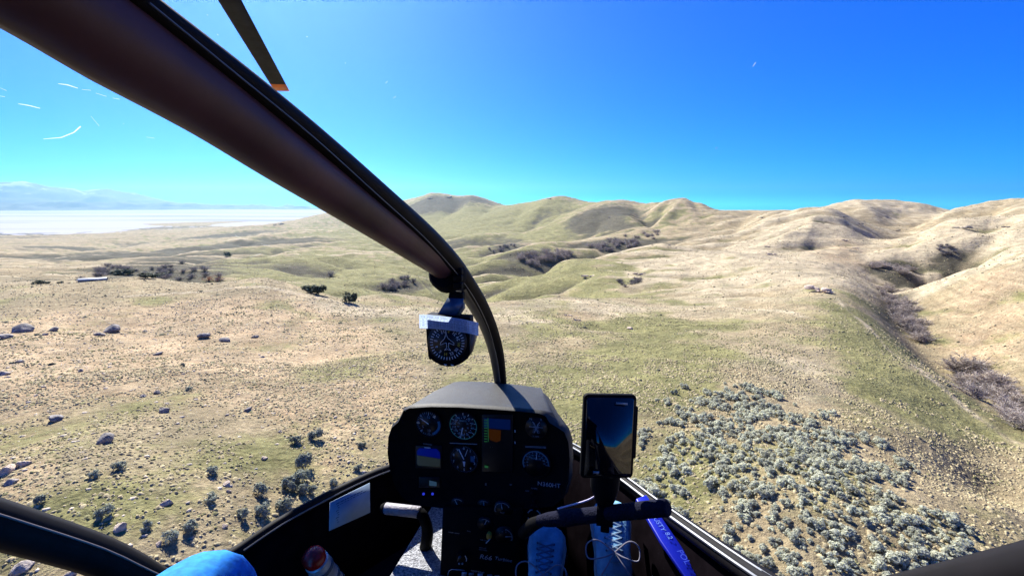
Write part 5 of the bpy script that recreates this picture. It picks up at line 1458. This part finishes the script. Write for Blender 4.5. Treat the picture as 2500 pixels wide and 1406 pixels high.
# radio with two blue lamps
s = MB().prism(rect(1022, 1165, 1074, 1190), (0, .008, 0)).build('radio_display', M_FACE, cons, bevel=.002)
MB().add([pp(*q, .0062) for q in ((1048,1172),(1066,1176),(1066,1186),(1048,1185))], [(0, 1, 2, 3)]).build('readout', mat('screen_dim', (.01, .02, .03), .3, emit=((.02, .05, .09), .35)), s)
b = MB()
for x in (1034, 1056): b.tube([pp(x, 1205, 0), pp(x, 1205, .01)], .004, 10)
b.build('lamp', M_LED, cons)
b = MB(); 
for x, y, q_ in ((1300,1203,.006),(1303,1222,.005),(1313,1237,.005)): b.tube([pp(x, y, 0), pp(x, y, .012)], q_, 12)
b.build('knob', M_TRIM, cons)
for t, x, y, sz in (('AMPS', 1304, 1192, .008), ('OFF', 1287, 1198, .007), ('ON', 1300, 1234, .006), ('TEST', 1312, 1236, .006)):
    text_mb(t, pp(x, y, .003), sz, EX, EZ).build('lettering', M_DIM, cons)
s_c = pp(1304, 1258, .006)
sw = MB().tube([s_c + np.array((0, .02, 0)), s_c], .017, 20).build('push_switch', M_FACE, cons, True)
b = MB()
for a0, a1 in ((-70, -15), (20, 65), (125, 150), (210, 245)): arc(s_c + np.array((0, -.001, 0)), .0195, a0, a1, .0016, b, 8)
b.build('ring_mark', M_WHITE, sw)
text_mb('IDLE', s_c + np.array((0, -.001, -.018)), .008, EX, EZ).build('lettering', M_WHITE, sw)
# pedestal gauges
def small(name, px_, py_, rp_, a0, a1, na, mt=None):
    c = pp(px_, py_, .003); r = rp_ * np.linalg.norm(pp(px_ + 8, py_, .003) - c) / 8
    n = 24; disc = [c + EX * r * 1.1 * math.cos(2 * np.pi * k / n) + EZ * r * 1.1 * math.sin(2 * np.pi * k / n) for k in range(n)]
    g = MB().prism(disc, (0, .010, 0)).build(name, M_FACE, cons)
    c = c + np.array((0, -.0012, 0)); b = MB(); arc(c, r * .92, a0, a1, r * .045, b, 12); ticks(c, r * .76, r * .9, a0, a1, 5, r * .02, b); b.build('scale', mt or M_DIM, g)
    b = MB(); needle(c, r * .15, r * .88, na, r * .045, b, .6); b.build('needle', M_WHITE, g)
    return g, c, r
small('fuel_gauge', 1118, 1232, 16, -38, 38, -26)
small('oil_temperature_gauge', 1182, 1236, 16, -45, 35, 0)
small('oil_pressure_gauge', 1183, 1280, 16, -25, 50, 22)
g, c, r = small('gas_temperature_gauge', 1227, 1244, 20, -110, 60, -10)
text_mb('MGT', c - EZ * r * .35, r * .28, EX, EZ).build('lettering', M_DIM, g)
g, c, r = small('turbine_speed_gauge', 1231, 1308, 21, 10, 115, 80)
digits_b = MB(); digits(c, r * .6, (('4', -60), ('6', -20), ('8', 20)), r * .22, digits_b); digits_b.build('numerals', M_DIM, g)
kb = pp(1193, 1310, .012)
kn = MB().prism([kb + EX * .008 * math.cos(t) * 1.0 + EZ * .011 * math.sin(t) for t in np.linspace(0, 2 * np.pi, 13)[:-1]], (0, .012, 0)).build('fuel_knob', M_YELLOW, cons, bevel=.002, label='yellow knob')
MB().tube([kb + np.array((.004, 0, -.006)), kb + np.array((-.008, 0, -.022))], .0016, 6).build('pointer', M_WHITE, kn)
for t, x, y, sz in (('FUEL QTY', 1181, 1318, .005), ('ANTI ICE', 1178, 1337, .0055), ('CAUTION', 1179, 1342, .0055), ('DOOR  LIGHT', 1108, 1300, .0055), ('PULL', 1145, 1296, .0055), ('START', 1137, 1362, .0055)):
    text_mb(t, pp(x, y, .003), sz, EX, EZ).build('lettering', M_DIM, cons)
text_mb('R66', pp(1185, 1360, .003), .0215, EX * 1.1, EZ, shear=.25).build('lettering', mat('lettering_grey', (.45, .46, .52)), cons, label='large slanted pedestal lettering')
text_mb('Turbine', pp(1228, 1365, .003), .0165, EX, EZ, shear=.3).build('lettering', mat('lettering_grey', (.45, .46, .52)), cons, label='script pedestal lettering')
kc = pp(1124, 1362, .012)
ks = MB().tube([kc + np.array((0, .014, 0)), kc], .014, 18).build('key_switch', M_TRIM, cons, True)
MB().prism([kc + EX * x + EZ * z + np.array((0, -.001, 0)) for x, z in ((-.008, -.006), (-.004, .008), (.002, .011), (.004, .006), (-.003, -.002))], (0, -.006, 0)).build('key', M_SILVER, ks)
b = MB(); arc(kc + np.array((0, -.001, 0)), .019, 50, 110, .0014, b, 8); b.build('index_mark', M_WHITE, ks)
b = MB()
for x in (1121, 1129): b.tube([pp(x, 1375, 0), pp(x, 1375, .006)], .0028, 8)
b.build('screw', M_WHITE, cons)
# breaker row at the foot of the pedestal
b = MB(); P = [pp(x, y, .004) for x, y in ((1093,1412),(1094,1398),(1097,1392),(1103,1389),(1135,1391))]; b.tube(P, .0011, 5); b.build('panel_outline', M_WHITE, cons)
for k, (x, y, lit) in enumerate(((1133,1400,1),(1150,1402,0),(1172,1404,1),(1195,1406,0),(1213,1408,0),(1132,1408,1))):
    MB().prism(rect(x - 6, y - 2.6, x + 6, y + 2.4, .004), (0, .004, 0)).build('breaker_label', M_WHITE if lit else M_DIM, cons)
text_mb('PITOT HEAT', pp(1166, 1395, .004), .0075, EX, EZ).build('lettering', M_WHITE, cons)

# ---------------------------------------------------------------- controls
ped = root('rudder_pedal', (-0.56, 1.26, FLOOR), 'left foot pedal with ribbed grip tube on a curved black arm', 'pedal', 'rudder pedals')
pa, pb_ = hp(938, 1240, 1.27), hp(1026, 1250, 1.27)
gr = MB().tube([pa, pa + (pb_ - pa) * .05, pb_ - (pb_ - pa) * .03, pb_], [.013, .0185, .0185, .016], 14).build('foot_tube', mat('pedal_grip', (0.30, 0.28, 0.30), .55, noise=(60, .25), bump=(150, .6, .004)), ped, True)
MB().tube([pa - (pb_ - pa) * .08, pa + (pb_ - pa) * .02], [.012, .0195], 12).build('end_cap', M_BLACK, gr, True)
MB().tube(curve_pts([pb_ - (pb_ - pa) * .02, hp(1034, 1262, 1.265), hp(1043, 1290, 1.265), hp(1042, 1318, 1.26), hp(1034, 1352, 1.28)], 5), [.017] * 11 + [.018] * 10, 10, squash=(1, 1.1)).build('arm', M_BLACK, ped, True)
bp = hp(1033, 1352, 1.285)
MB().box(bp + np.array((0, .01, -.02)), (.022, .028, .018)).build('base_bracket', M_BLACK, ped, bevel=.003)
MB().tube([hp(1019, 1330, 1.30), hp(1015, 1352, 1.285), hp(1045, 1355, 1.285), hp(1049, 1338, 1.30)], .0016, 6).build('bracket_edge', M_SILVER, ped)
fr_ = MB()
fr_.tube(curve_pts([hp(1062, 1305, 1.38), hp(1068, 1270, 1.42), hp(1074, 1264, 1.43), hp(1090, 1262, 1.44)], 4), .005, 8).build('guide_rod', mat('guide_rod_white', (.55, .56, .6), .4), ped, True)
cyc = root('cyclic_bar', hp(1310, 1268, .98), 'dark foam-covered cyclic crossbar reaching from the pedestal to the right rail', 'control bar')
ca_, cb_ = hp(1316, 1270, .985), hp(1632, 1238, .86)
MB().tube(curve_pts([ca_, ca_ + (cb_ - ca_) * .15, ca_ + (cb_ - ca_) * .6, cb_ - (cb_ - ca_) * .06, cb_], 4), [.012, .013, .0145, .016, .0165, .019, .0165, .0165, .0165, .0165, .0165, .0165, .0165, .0165, .0165, .016, .012], 14).build('foam_sleeve', mat('navy_foam', (0.012, 0.013, 0.026), .9, spec=.05, noise=(90, .2), bump=(240, .8, .004)), cyc, True)
MB().tube([hp(1278, 1300, 1.10), hp(1300, 1280, 1.02), ca_ + np.array((.005, 0, 0))], [.016, .016, .013], 12).build('pivot_arm', M_BLACK, cyc, True)
# mount and phone
mnt = root('phone_mount', hp(1478, 1250, .93), 'black clamp arm holding the phone on the cyclic bar', 'mount')
MB().tube([hp(1478, 1150, .93), hp(1476, 1190, .925), hp(1477, 1222, .925)], [.032, .030, .020], 12).build('arm', M_BLACK, mnt, True)
q_ = hp(1477, 1252, .922)
MB().tube([q_ - np.array((.017, 0, 0)), q_ + np.array((.017, 0, 0))], .026, 16).build('clamp', M_BLACK, mnt, True)
MB().box(hp(1477, 1284, .905), (.009, .008, .010)).build('clamp_foot', M_BLACK, mnt, bevel=.002)
ph_c = hp(1491, 1066, .90)
phone = root('phone', hp(1490, 1160, .90), 'dark phone in a rugged case standing above the cyclic bar', 'phone')
PU = np.array((.955, .29, -.05)); PU /= np.linalg.norm(PU); PV = np.array((.02, .14, .985)); PV -= PU * (PV @ PU); PV /= np.linalg.norm(PV); PN = np.cross(PU, PV); PN = PN if PN[1] < 0 else -PN
pmm = .90 * 1.10 / F_PX
def php(x, y, n=0): return ph_c + PU * ((x - 1491) * pmm) - PV * ((y - 1066) * pmm) + PN * n
def rrect(x0, y0, x1, y1, rd, n=0):
    out = []
    for cx_, cy_, a0 in ((x1 - rd, y1 - rd, 0), (x0 + rd, y1 - rd, 90), (x0 + rd, y0 + rd, 180), (x1 - rd, y0 + rd, 270)):
        for a in np.radians(np.linspace(a0, a0 + 90, 6)): out.append(php(cx_ + rd * math.cos(a), cy_ + rd * math.sin(a), n))
    return out
MB().prism(rrect(1424, 967, 1549, 1164, 10), -PN * .013).build('case', M_BLACK, phone, bevel=.002)
M_SCREEN = mat('phone_glass', (0.004, 0.004, 0.006), 0.06, spec=0.55)
scr = MB().prism(rrect(1430, 974, 1543, 1158, 7, .0006), -PN * .0008).build('screen', M_SCREEN, phone)
MB().prism([php(*q, .0012) for q in ((1499,984),(1527,985),(1527,990),(1499,989))], PN * .0003).build('speaker_slot', M_DIM, scr)
MB().prism([php(*q, .0012) for q in ((1453,1146),(1467,1147),(1466,1153),(1452,1152))], PN * .0003).build('home_mark', M_DIM, scr)
MB().prism(rrect(1540, 995, 1556, 1120, 5, -.004), -PN * .012).build('side_grip', M_TRIM, phone, bevel=.002)
# cable
cab = root('charging_cable', hp(1365, 1240, 1.0), 'thin pale lilac charging cable sagging towards the phone mount', 'cable')
M_CAB = mat('cable_white', (0.55, 0.50, 0.70), .5)
MB().tube(curve_pts([hp(1362, 1241, 1.0), hp(1400, 1231, .98), hp(1430, 1222, .96), hp(1452, 1211, .955), hp(1470, 1190, .97)], 5), .0021, 7).build('cord', M_CAB, cab, True)
MB().tube(curve_pts([hp(1494, 1166, .98), hp(1496, 1190, .98), hp(1500, 1198, .98), hp(1508, 1188, .98), hp(1511, 1172, .98), hp(1506, 1168, .99)], 5), .0026, 7).build('cord_loop', M_CAB, cab, True)
MB().tube(curve_pts([hp(1496, 1192, .98), hp(1494, 1208, .985)], 3), .004, 7).build('plug', mat('plug_white', (.6, .58, .55), .5), cab, True)

# ---------------------------------------------------------------- loose things in the cabin
def quad_thing(name, pts, th, material, label, cat):
    c = sum(pts) / 4; e = root(name, c, label, cat); nrm = np.cross(pts[1] - pts[0], pts[3] - pts[0]); nrm /= np.linalg.norm(nrm)
    MB().prism(pts, nrm * th).build('sheet', material, e); return e, nrm
pl_p = [hp(805, 1226, 1.10), hp(902, 1178, 1.24), hp(903, 1250, 1.22), hp(803, 1295, 1.085)]
e, nn_ = quad_thing('placard', pl_p, -.0015, mat('placard_paper', (0.30, 0.40, 0.52), .7, noise=(30, .1)), 'pale blue printed placard on the left side panel', 'placard')
if nn_[1] > 0: nn_ = -nn_
ru = (pl_p[1] - pl_p[0]); rv = (pl_p[3] - pl_p[0]); tb = MB()
for k in range(9):
    v = .14 + .085 * k; u0, u1 = .14 + .02 * (k % 3), .80 + .12 * math.sin(k * 2.3)
    u = u0
    while u < u1:
        w = random.uniform(.03, .09); p = pl_p[0] + rv * v + nn_ * .003
        tb.add([p + ru * u, p + ru * min(u + w, u1), p + ru * min(u + w, u1) + rv * .03, p + ru * u + rv * .03], [(0, 1, 2, 3)]); u += w + .022
tb.build('print_lines', mat('placard_ink', (0.06, 0.12, 0.19), .7), e)
ext = root('fire_extinguisher', hp(800, 1420, 1.10), 'small canister with a rounded red cap and silvery strapped body by the left side panel', 'canister')
e0, e1 = hp(757, 1348, 1.05), hp(826, 1440, 1.13); ed = (e1 - e0) / np.linalg.norm(e1 - e0)
MB().tube([e0 - ed * .002, e0 + ed * .004, e0 + ed * .014, e0 + ed * .028, e0 + ed * .04], [.006, .022, .031, .033, .031], 20).build('cap', mat('red_cap', (0.34, 0.008, 0.006), .35, spec=.5), ext, True)
MB().tube([e0 + ed * .04, e0 + ed * .046, e0 + ed * .19], [.026, .034, .034], 22).build('bottle', mat('canister_silver', (0.40, 0.46, 0.52), .35, metal=.4, noise=(25, .35)), ext, True)
b = MB()
for k in (0.07, .12, .16): b.tube([e0 + ed * k, e0 + ed * (k + .012)], .0362, 22)
b.build('strap', mat('canister_strap', (0.05, 0.09, 0.14), .4), ext, True)
clip = root('blue_clip', hp(742, 1310, 1.15), 'small shiny blue clip with a thin cord on the left side panel', 'clip')
MB().prism([hp(720, 1322, 1.14), hp(742, 1306, 1.15), hp(728, 1300, 1.15), hp(722, 1306, 1.145)], (0, -.006, .002)).build('clip_body', mat('clip_blue', (0.02, 0.06, 0.55), .25), clip, bevel=.001)
MB().tube([hp(727, 1322, 1.138), hp(741, 1307, 1.145)], .0012, 6).build('clip_edge', M_WHITE, clip)
MB().tube(curve_pts([hp(719, 1318, 1.14), hp(724, 1298, 1.16), hp(733, 1277, 1.17), hp(744, 1262, 1.18)], 4), .0007, 5).build('cord', mat('clip_cord', (0.12, .10, .45), .5), clip)
# blue sleeve lying along the right panel
slv = root('blue_sleeve', hp(1640, 1330, .98), 'bright blue flat sleeve with pale lettering along the right side panel', 'sleeve')
s0a, s0b = hp(1552, 1216, 1.12), hp(1578, 1206, 1.14); s1a, s1b = hp(1690, 1430, .90), hp(1730, 1430, .93)
sm_a, sm_b = hp(1612, 1318, 1.0), hp(1648, 1308, 1.03)
sn = np.cross(s1a - s0a, s0b - s0a); sn /= np.linalg.norm(sn); sn = sn if sn[1] < 0 else -sn
MB().add([s0a, s0b, sm_a, sm_b, s1a, s1b] + [p - sn * .012 for p in (s0a, s0b, sm_a, sm_b, s1a, s1b)], [(0, 1, 3, 2), (2, 3, 5, 4), (6, 8, 9, 7), (8, 10, 11, 9), (0, 6, 7, 1), (4, 5, 11, 10), (0, 2, 8, 6), (2, 4, 10, 8), (1, 7, 9, 3), (3, 9, 11, 5)]).build('fabric', mat('sleeve_blue', (0.004, 0.012, 0.36), .4, spec=.4), slv, bevel=.003)
for t, x, y, sz, mt in (('DUSTY', 1606, 1277, .017, mat('sleeve_print', (.09, .18, .58), .5)), ('8.2', 1632, 1310, .016, mat('sleeve_print', (.3, .55, .95))), ('POL', 1668, 1362, .020, mat('sleeve_print_dark', (.008, .035, .40), .5))):
    c = hp(x, y, 1.0); dl = (s1a - s0a); t0 = (y - 1216) / (1430 - 1216)
    c = hp(x, y, 1.12 + (0.90 - 1.12) * t0 * 1.0 - .004)
    rt = dl / np.linalg.norm(dl); upv = np.cross(sn, rt); upv = upv if upv[0] > 0 else -upv
    text_mb(t, c + sn * .004, sz, rt, upv).build('lettering', mt, slv)

# ---------------------------------------------------------------- people: the passenger's knee, the pilot's feet
def skin_body(name, joints, edges, radii, material, parent, sub=2):
    base = np.array(parent.location)
    me = bpy.data.meshes.new(name)
    me.from_pydata([tuple(W(j) - base) for j in joints], edges, [])
    o = link(bpy.data.objects.new(name, me)); o.parent = parent
    sk = o.modifiers.new('skin', 'SKIN')
    for i, v in enumerate(me.skin_vertices[0].data):
        v.radius = (radii[i], radii[i]); v.use_root = (i == 0)
    ss = o.modifiers.new('sub', 'SUBSURF'); ss.levels = sub; ss.render_levels = sub
    o.modifiers['skin'].use_smooth_shade = True
    me.materials.append(material)
    return o
M_JEAN = mat('blue_trousers', (0.02, 0.22, 0.66), .8, spec=.15, noise=(60, .25), bump=(22, .45, .010))
kn_ = hp(512, 1412, .72)
pas = root('person', (-0.80, 0.55, FLOOR), 'person in bright blue trousers, bent knee beside the left door sill', 'person')
skin_body('trousers', [(-0.70, -0.15, -0.78), (-0.755, 0.30, -0.74), (kn_[0] + .005, kn_[1] - .05, kn_[2] + .012), kn_ + np.array((0, .03, -.02)), (kn_[0] - .01, kn_[1] + .06, kn_[2] - .22), (kn_[0] - .01, kn_[1] + .09, FLOOR + .08), (kn_[0] - .01, kn_[1] + .20, FLOOR + .035)],
          [(0, 1), (1, 2), (2, 3), (3, 4), (4, 5), (5, 6)], [.105, .09, .078, .074, .062, .048, .036], M_JEAN, pas)
pil = root('person', (0.0, 0.6, FLOOR), 'person in pale lace-up shoes with both feet on the pedals', 'person')
M_SHOE = mat('shoe_canvas', (0.16, 0.36, 0.52), .75, noise=(45, .25), bump=(120, .5, .004))
M_SOLE = mat('shoe_sole', (0.45, 0.48, 0.50), .7)
M_LACE = mat('shoe_lace', (0.24, 0.36, 0.48), .8)
def shoe(toe, heel, side, k):
    """Lace-up shoe pointing up its pedal: toe and heel in aircraft coordinates."""
    ax = toe - heel; L = np.linalg.norm(ax); ax /= L
    rt = np.array((1.0, .05, 0)); rt -= ax * (rt @ ax); rt /= np.linalg.norm(rt)
    nn = np.cross(rt, ax); nn = nn if nn[1] < 0 else -nn                     # instep side, towards the eye
    S = [(0.0, .028, .030, .0), (.06, .040, .060, 0), (.25, .043, .088, 0), (.42, .041, .086, .0), (.58, .045, .070, 0), (.74, .049, .056, 0), (.88, .045, .046, 0), (.96, .034, .036, 0), (1.0, .014, .020, 0)]
    rows, n = [], 16
    for t, w, h, _ in S:
        c = heel + ax * L * t; row = []
        for q in range(n):
            a = 2 * np.pi * q / n; x, z = math.cos(a), math.sin(a)
            row.append(c + rt * w * math.copysign(abs(x) ** .8, x) + nn * (h * .5 + h * .5 * math.copysign(abs(z) ** .75, z)))
        rows.append(row)
    b = MB(); V = [p for r in rows for p in r]
    F = [(i * n + q, i * n + (q + 1) % n, (i + 1) * n + (q + 1) % n, (i + 1) * n + q) for i in range(len(S) - 1) for q in range(n)] + [tuple(range(n))[::-1], tuple(range((len(S) - 1) * n, len(S) * n))]
    o = b.add(V, F).build('shoe', M_SHOE, pil, True)
    ssf = o.modifiers.new('smooth', 'SUBSURF'); ssf.levels = 1; ssf.render_levels = 1
    sb = MB(); pr_ = [heel + ax * L * t + rt * w * 1.08 * sgn for sgn, seq in ((1, S), (-1, S[::-1])) for t, w, h, _ in seq]
    sb.prism(pr_, -nn * .018).build('sole', M_SOLE, o, True)
    # tongue, crossed laces and a bow
    def top(t, x, e=.003):
        w = np.interp(t, [s[0] for s in S], [s[1] for s in S]); h = np.interp(t, [s[0] for s in S], [s[2] for s in S])
        return heel + ax * L * t + rt * w * x + nn * (h * (0.5 + 0.5 * math.sqrt(max(0, 1 - (abs(x) ** 1.25) ** 2)) ** .75) + e)
    MB().grid([[top(t, x, .001 + .002 * (1 - abs(x) * 2)) for x in (-.30, -.15, 0, .15, .30)] for t in np.linspace(.28, .76, 9)]).build('tongue', mat('shoe_tongue', (0.13, 0.32, 0.50), .8, noise=(50, .2)), o, True, solid=.002)
    lb = MB(); ts = np.linspace(.40, .74, 6)
    for i in range(5):
        for sg in (1, -1): lb.tube([top(ts[i], .42 * sg, .003), top((ts[i] + ts[i + 1]) / 2, 0, .005), top(ts[i + 1], -.42 * sg, .003)], .0020, 6)
    lb.build('laces', M_LACE if k else mat('lace_dark', (0.07, 0.16, 0.26), .8), o, True)
    bw = MB(); kc_ = top(.38, 0, .006)
    for sg, ln in ((1, .055), (-1, .065)):
        a_ = rt * sg; bw.tube(curve_pts([kc_, kc_ + a_ * ln * .6 + ax * .022 + nn * .012, kc_ + a_ * ln + ax * .012 + nn * .010, kc_ + a_ * ln * .95 - ax * .016 + nn * .006, kc_ + a_ * ln * .4 - ax * .012 + nn * .008, kc_], 5), .0017, 6)
        bw.tube(curve_pts([kc_, kc_ + a_ * .02 - ax * .03 + nn * .006, kc_ + a_ * .035 - ax * .05], 4), .0016, 6)
    bw.build('lace_bow', mat('lace_bow_grey', (.26, .25, .30), .8), o, True)
    # eyelets
    ey = MB()
    for t in ts:
        for sg in (1, -1): ey.tube([top(t, .44 * sg, -.001), top(t, .44 * sg, .002)], .0028, 8)
    ey.build('eyelet', mat('eyelet', (.03, .08, .14), .5), o)
    return o
shoe(hp(1488, 1222, 1.17), hp(1500, 1452, 1.02), 1, 1)
shoe(hp(1338, 1283, 1.17), hp(1326, 1500, 1.02), -1, 0)
rs_a, ls_a = hp(1502, 1425, 1.0), hp(1325, 1470, 1.0)
skin_body('body', [(-.01, -.25, -.75), (.10, -.22, -.72), (.14, .30, -.62), (.06, .72, -.86), (rs_a[0] + .01, .93, -.98), (-.12, -.22, -.72), (-.20, .30, -.62), (-.13, .72, -.88), (ls_a[0], .93, -1.0), (-.01, -.30, -.45)],
          [(0, 1), (1, 2), (2, 3), (3, 4), (0, 5), (5, 6), (6, 7), (7, 8), (0, 9)], [.13, .10, .075, .056, .040, .10, .075, .056, .040, .12], mat('dark_trousers', (0.02, 0.025, 0.04), .85, noise=(50, .3)), pil)
# the pilot's pedals under the shoes
for k, (x, y) in enumerate(((1500, 1300), (1335, 1360))):
    q0 = hp(x, y, 1.20); e = root('rudder_pedal', (q0[0], 1.25, FLOOR), ['right pilot pedal tube behind the laced shoe under the phone', 'left pilot pedal tube behind the shoe beside the pedestal'][k], 'pedal', 'rudder pedals')
    MB().tube([q0 - np.array((.06, 0, 0)), q0 + np.array((.06, 0, 0))], .014, 12).build('foot_tube', M_BLACK, e, True)
    MB().tube([q0, np.array((q0[0], 1.26, FLOOR))], .012, 10).build('arm', M_BLACK, e, True)
# ================================================================== AIR
def haze_box():
    lo, hi = (-22500, -21500, -260), (21500, 21500, 800)
    v = [(x, y, z) for x in (lo[0], hi[0]) for y in (lo[1], hi[1]) for z in (lo[2], hi[2])]
    f = [(0, 1, 3, 2), (4, 6, 7, 5), (0, 4, 5, 1), (2, 3, 7, 6), (0, 2, 6, 4), (1, 5, 7, 3)]
    me = np_mesh('haze', np.array(v), np.array(f))
    m = bpy.data.materials.new('haze_air'); m.use_nodes = True
    n, l = m.node_tree.nodes, m.node_tree.links; n.clear()
    o = n.new('ShaderNodeOutputMaterial'); pv = n.new('ShaderNodeVolumePrincipled')
    pv.inputs['Color'].default_value = (0.44, 0.82, 1.0, 1); pv.inputs['Density'].default_value = 3.4e-5; pv.inputs['Anisotropy'].default_value = 0.76
    l.new(pv.outputs[0], o.inputs['Volume'])
    me.materials.append(m)
    return tag(link(bpy.data.objects.new('haze', me)), 'thin pale haze filling the air over the lake and hills', None, None, 'stuff')
haze_box()
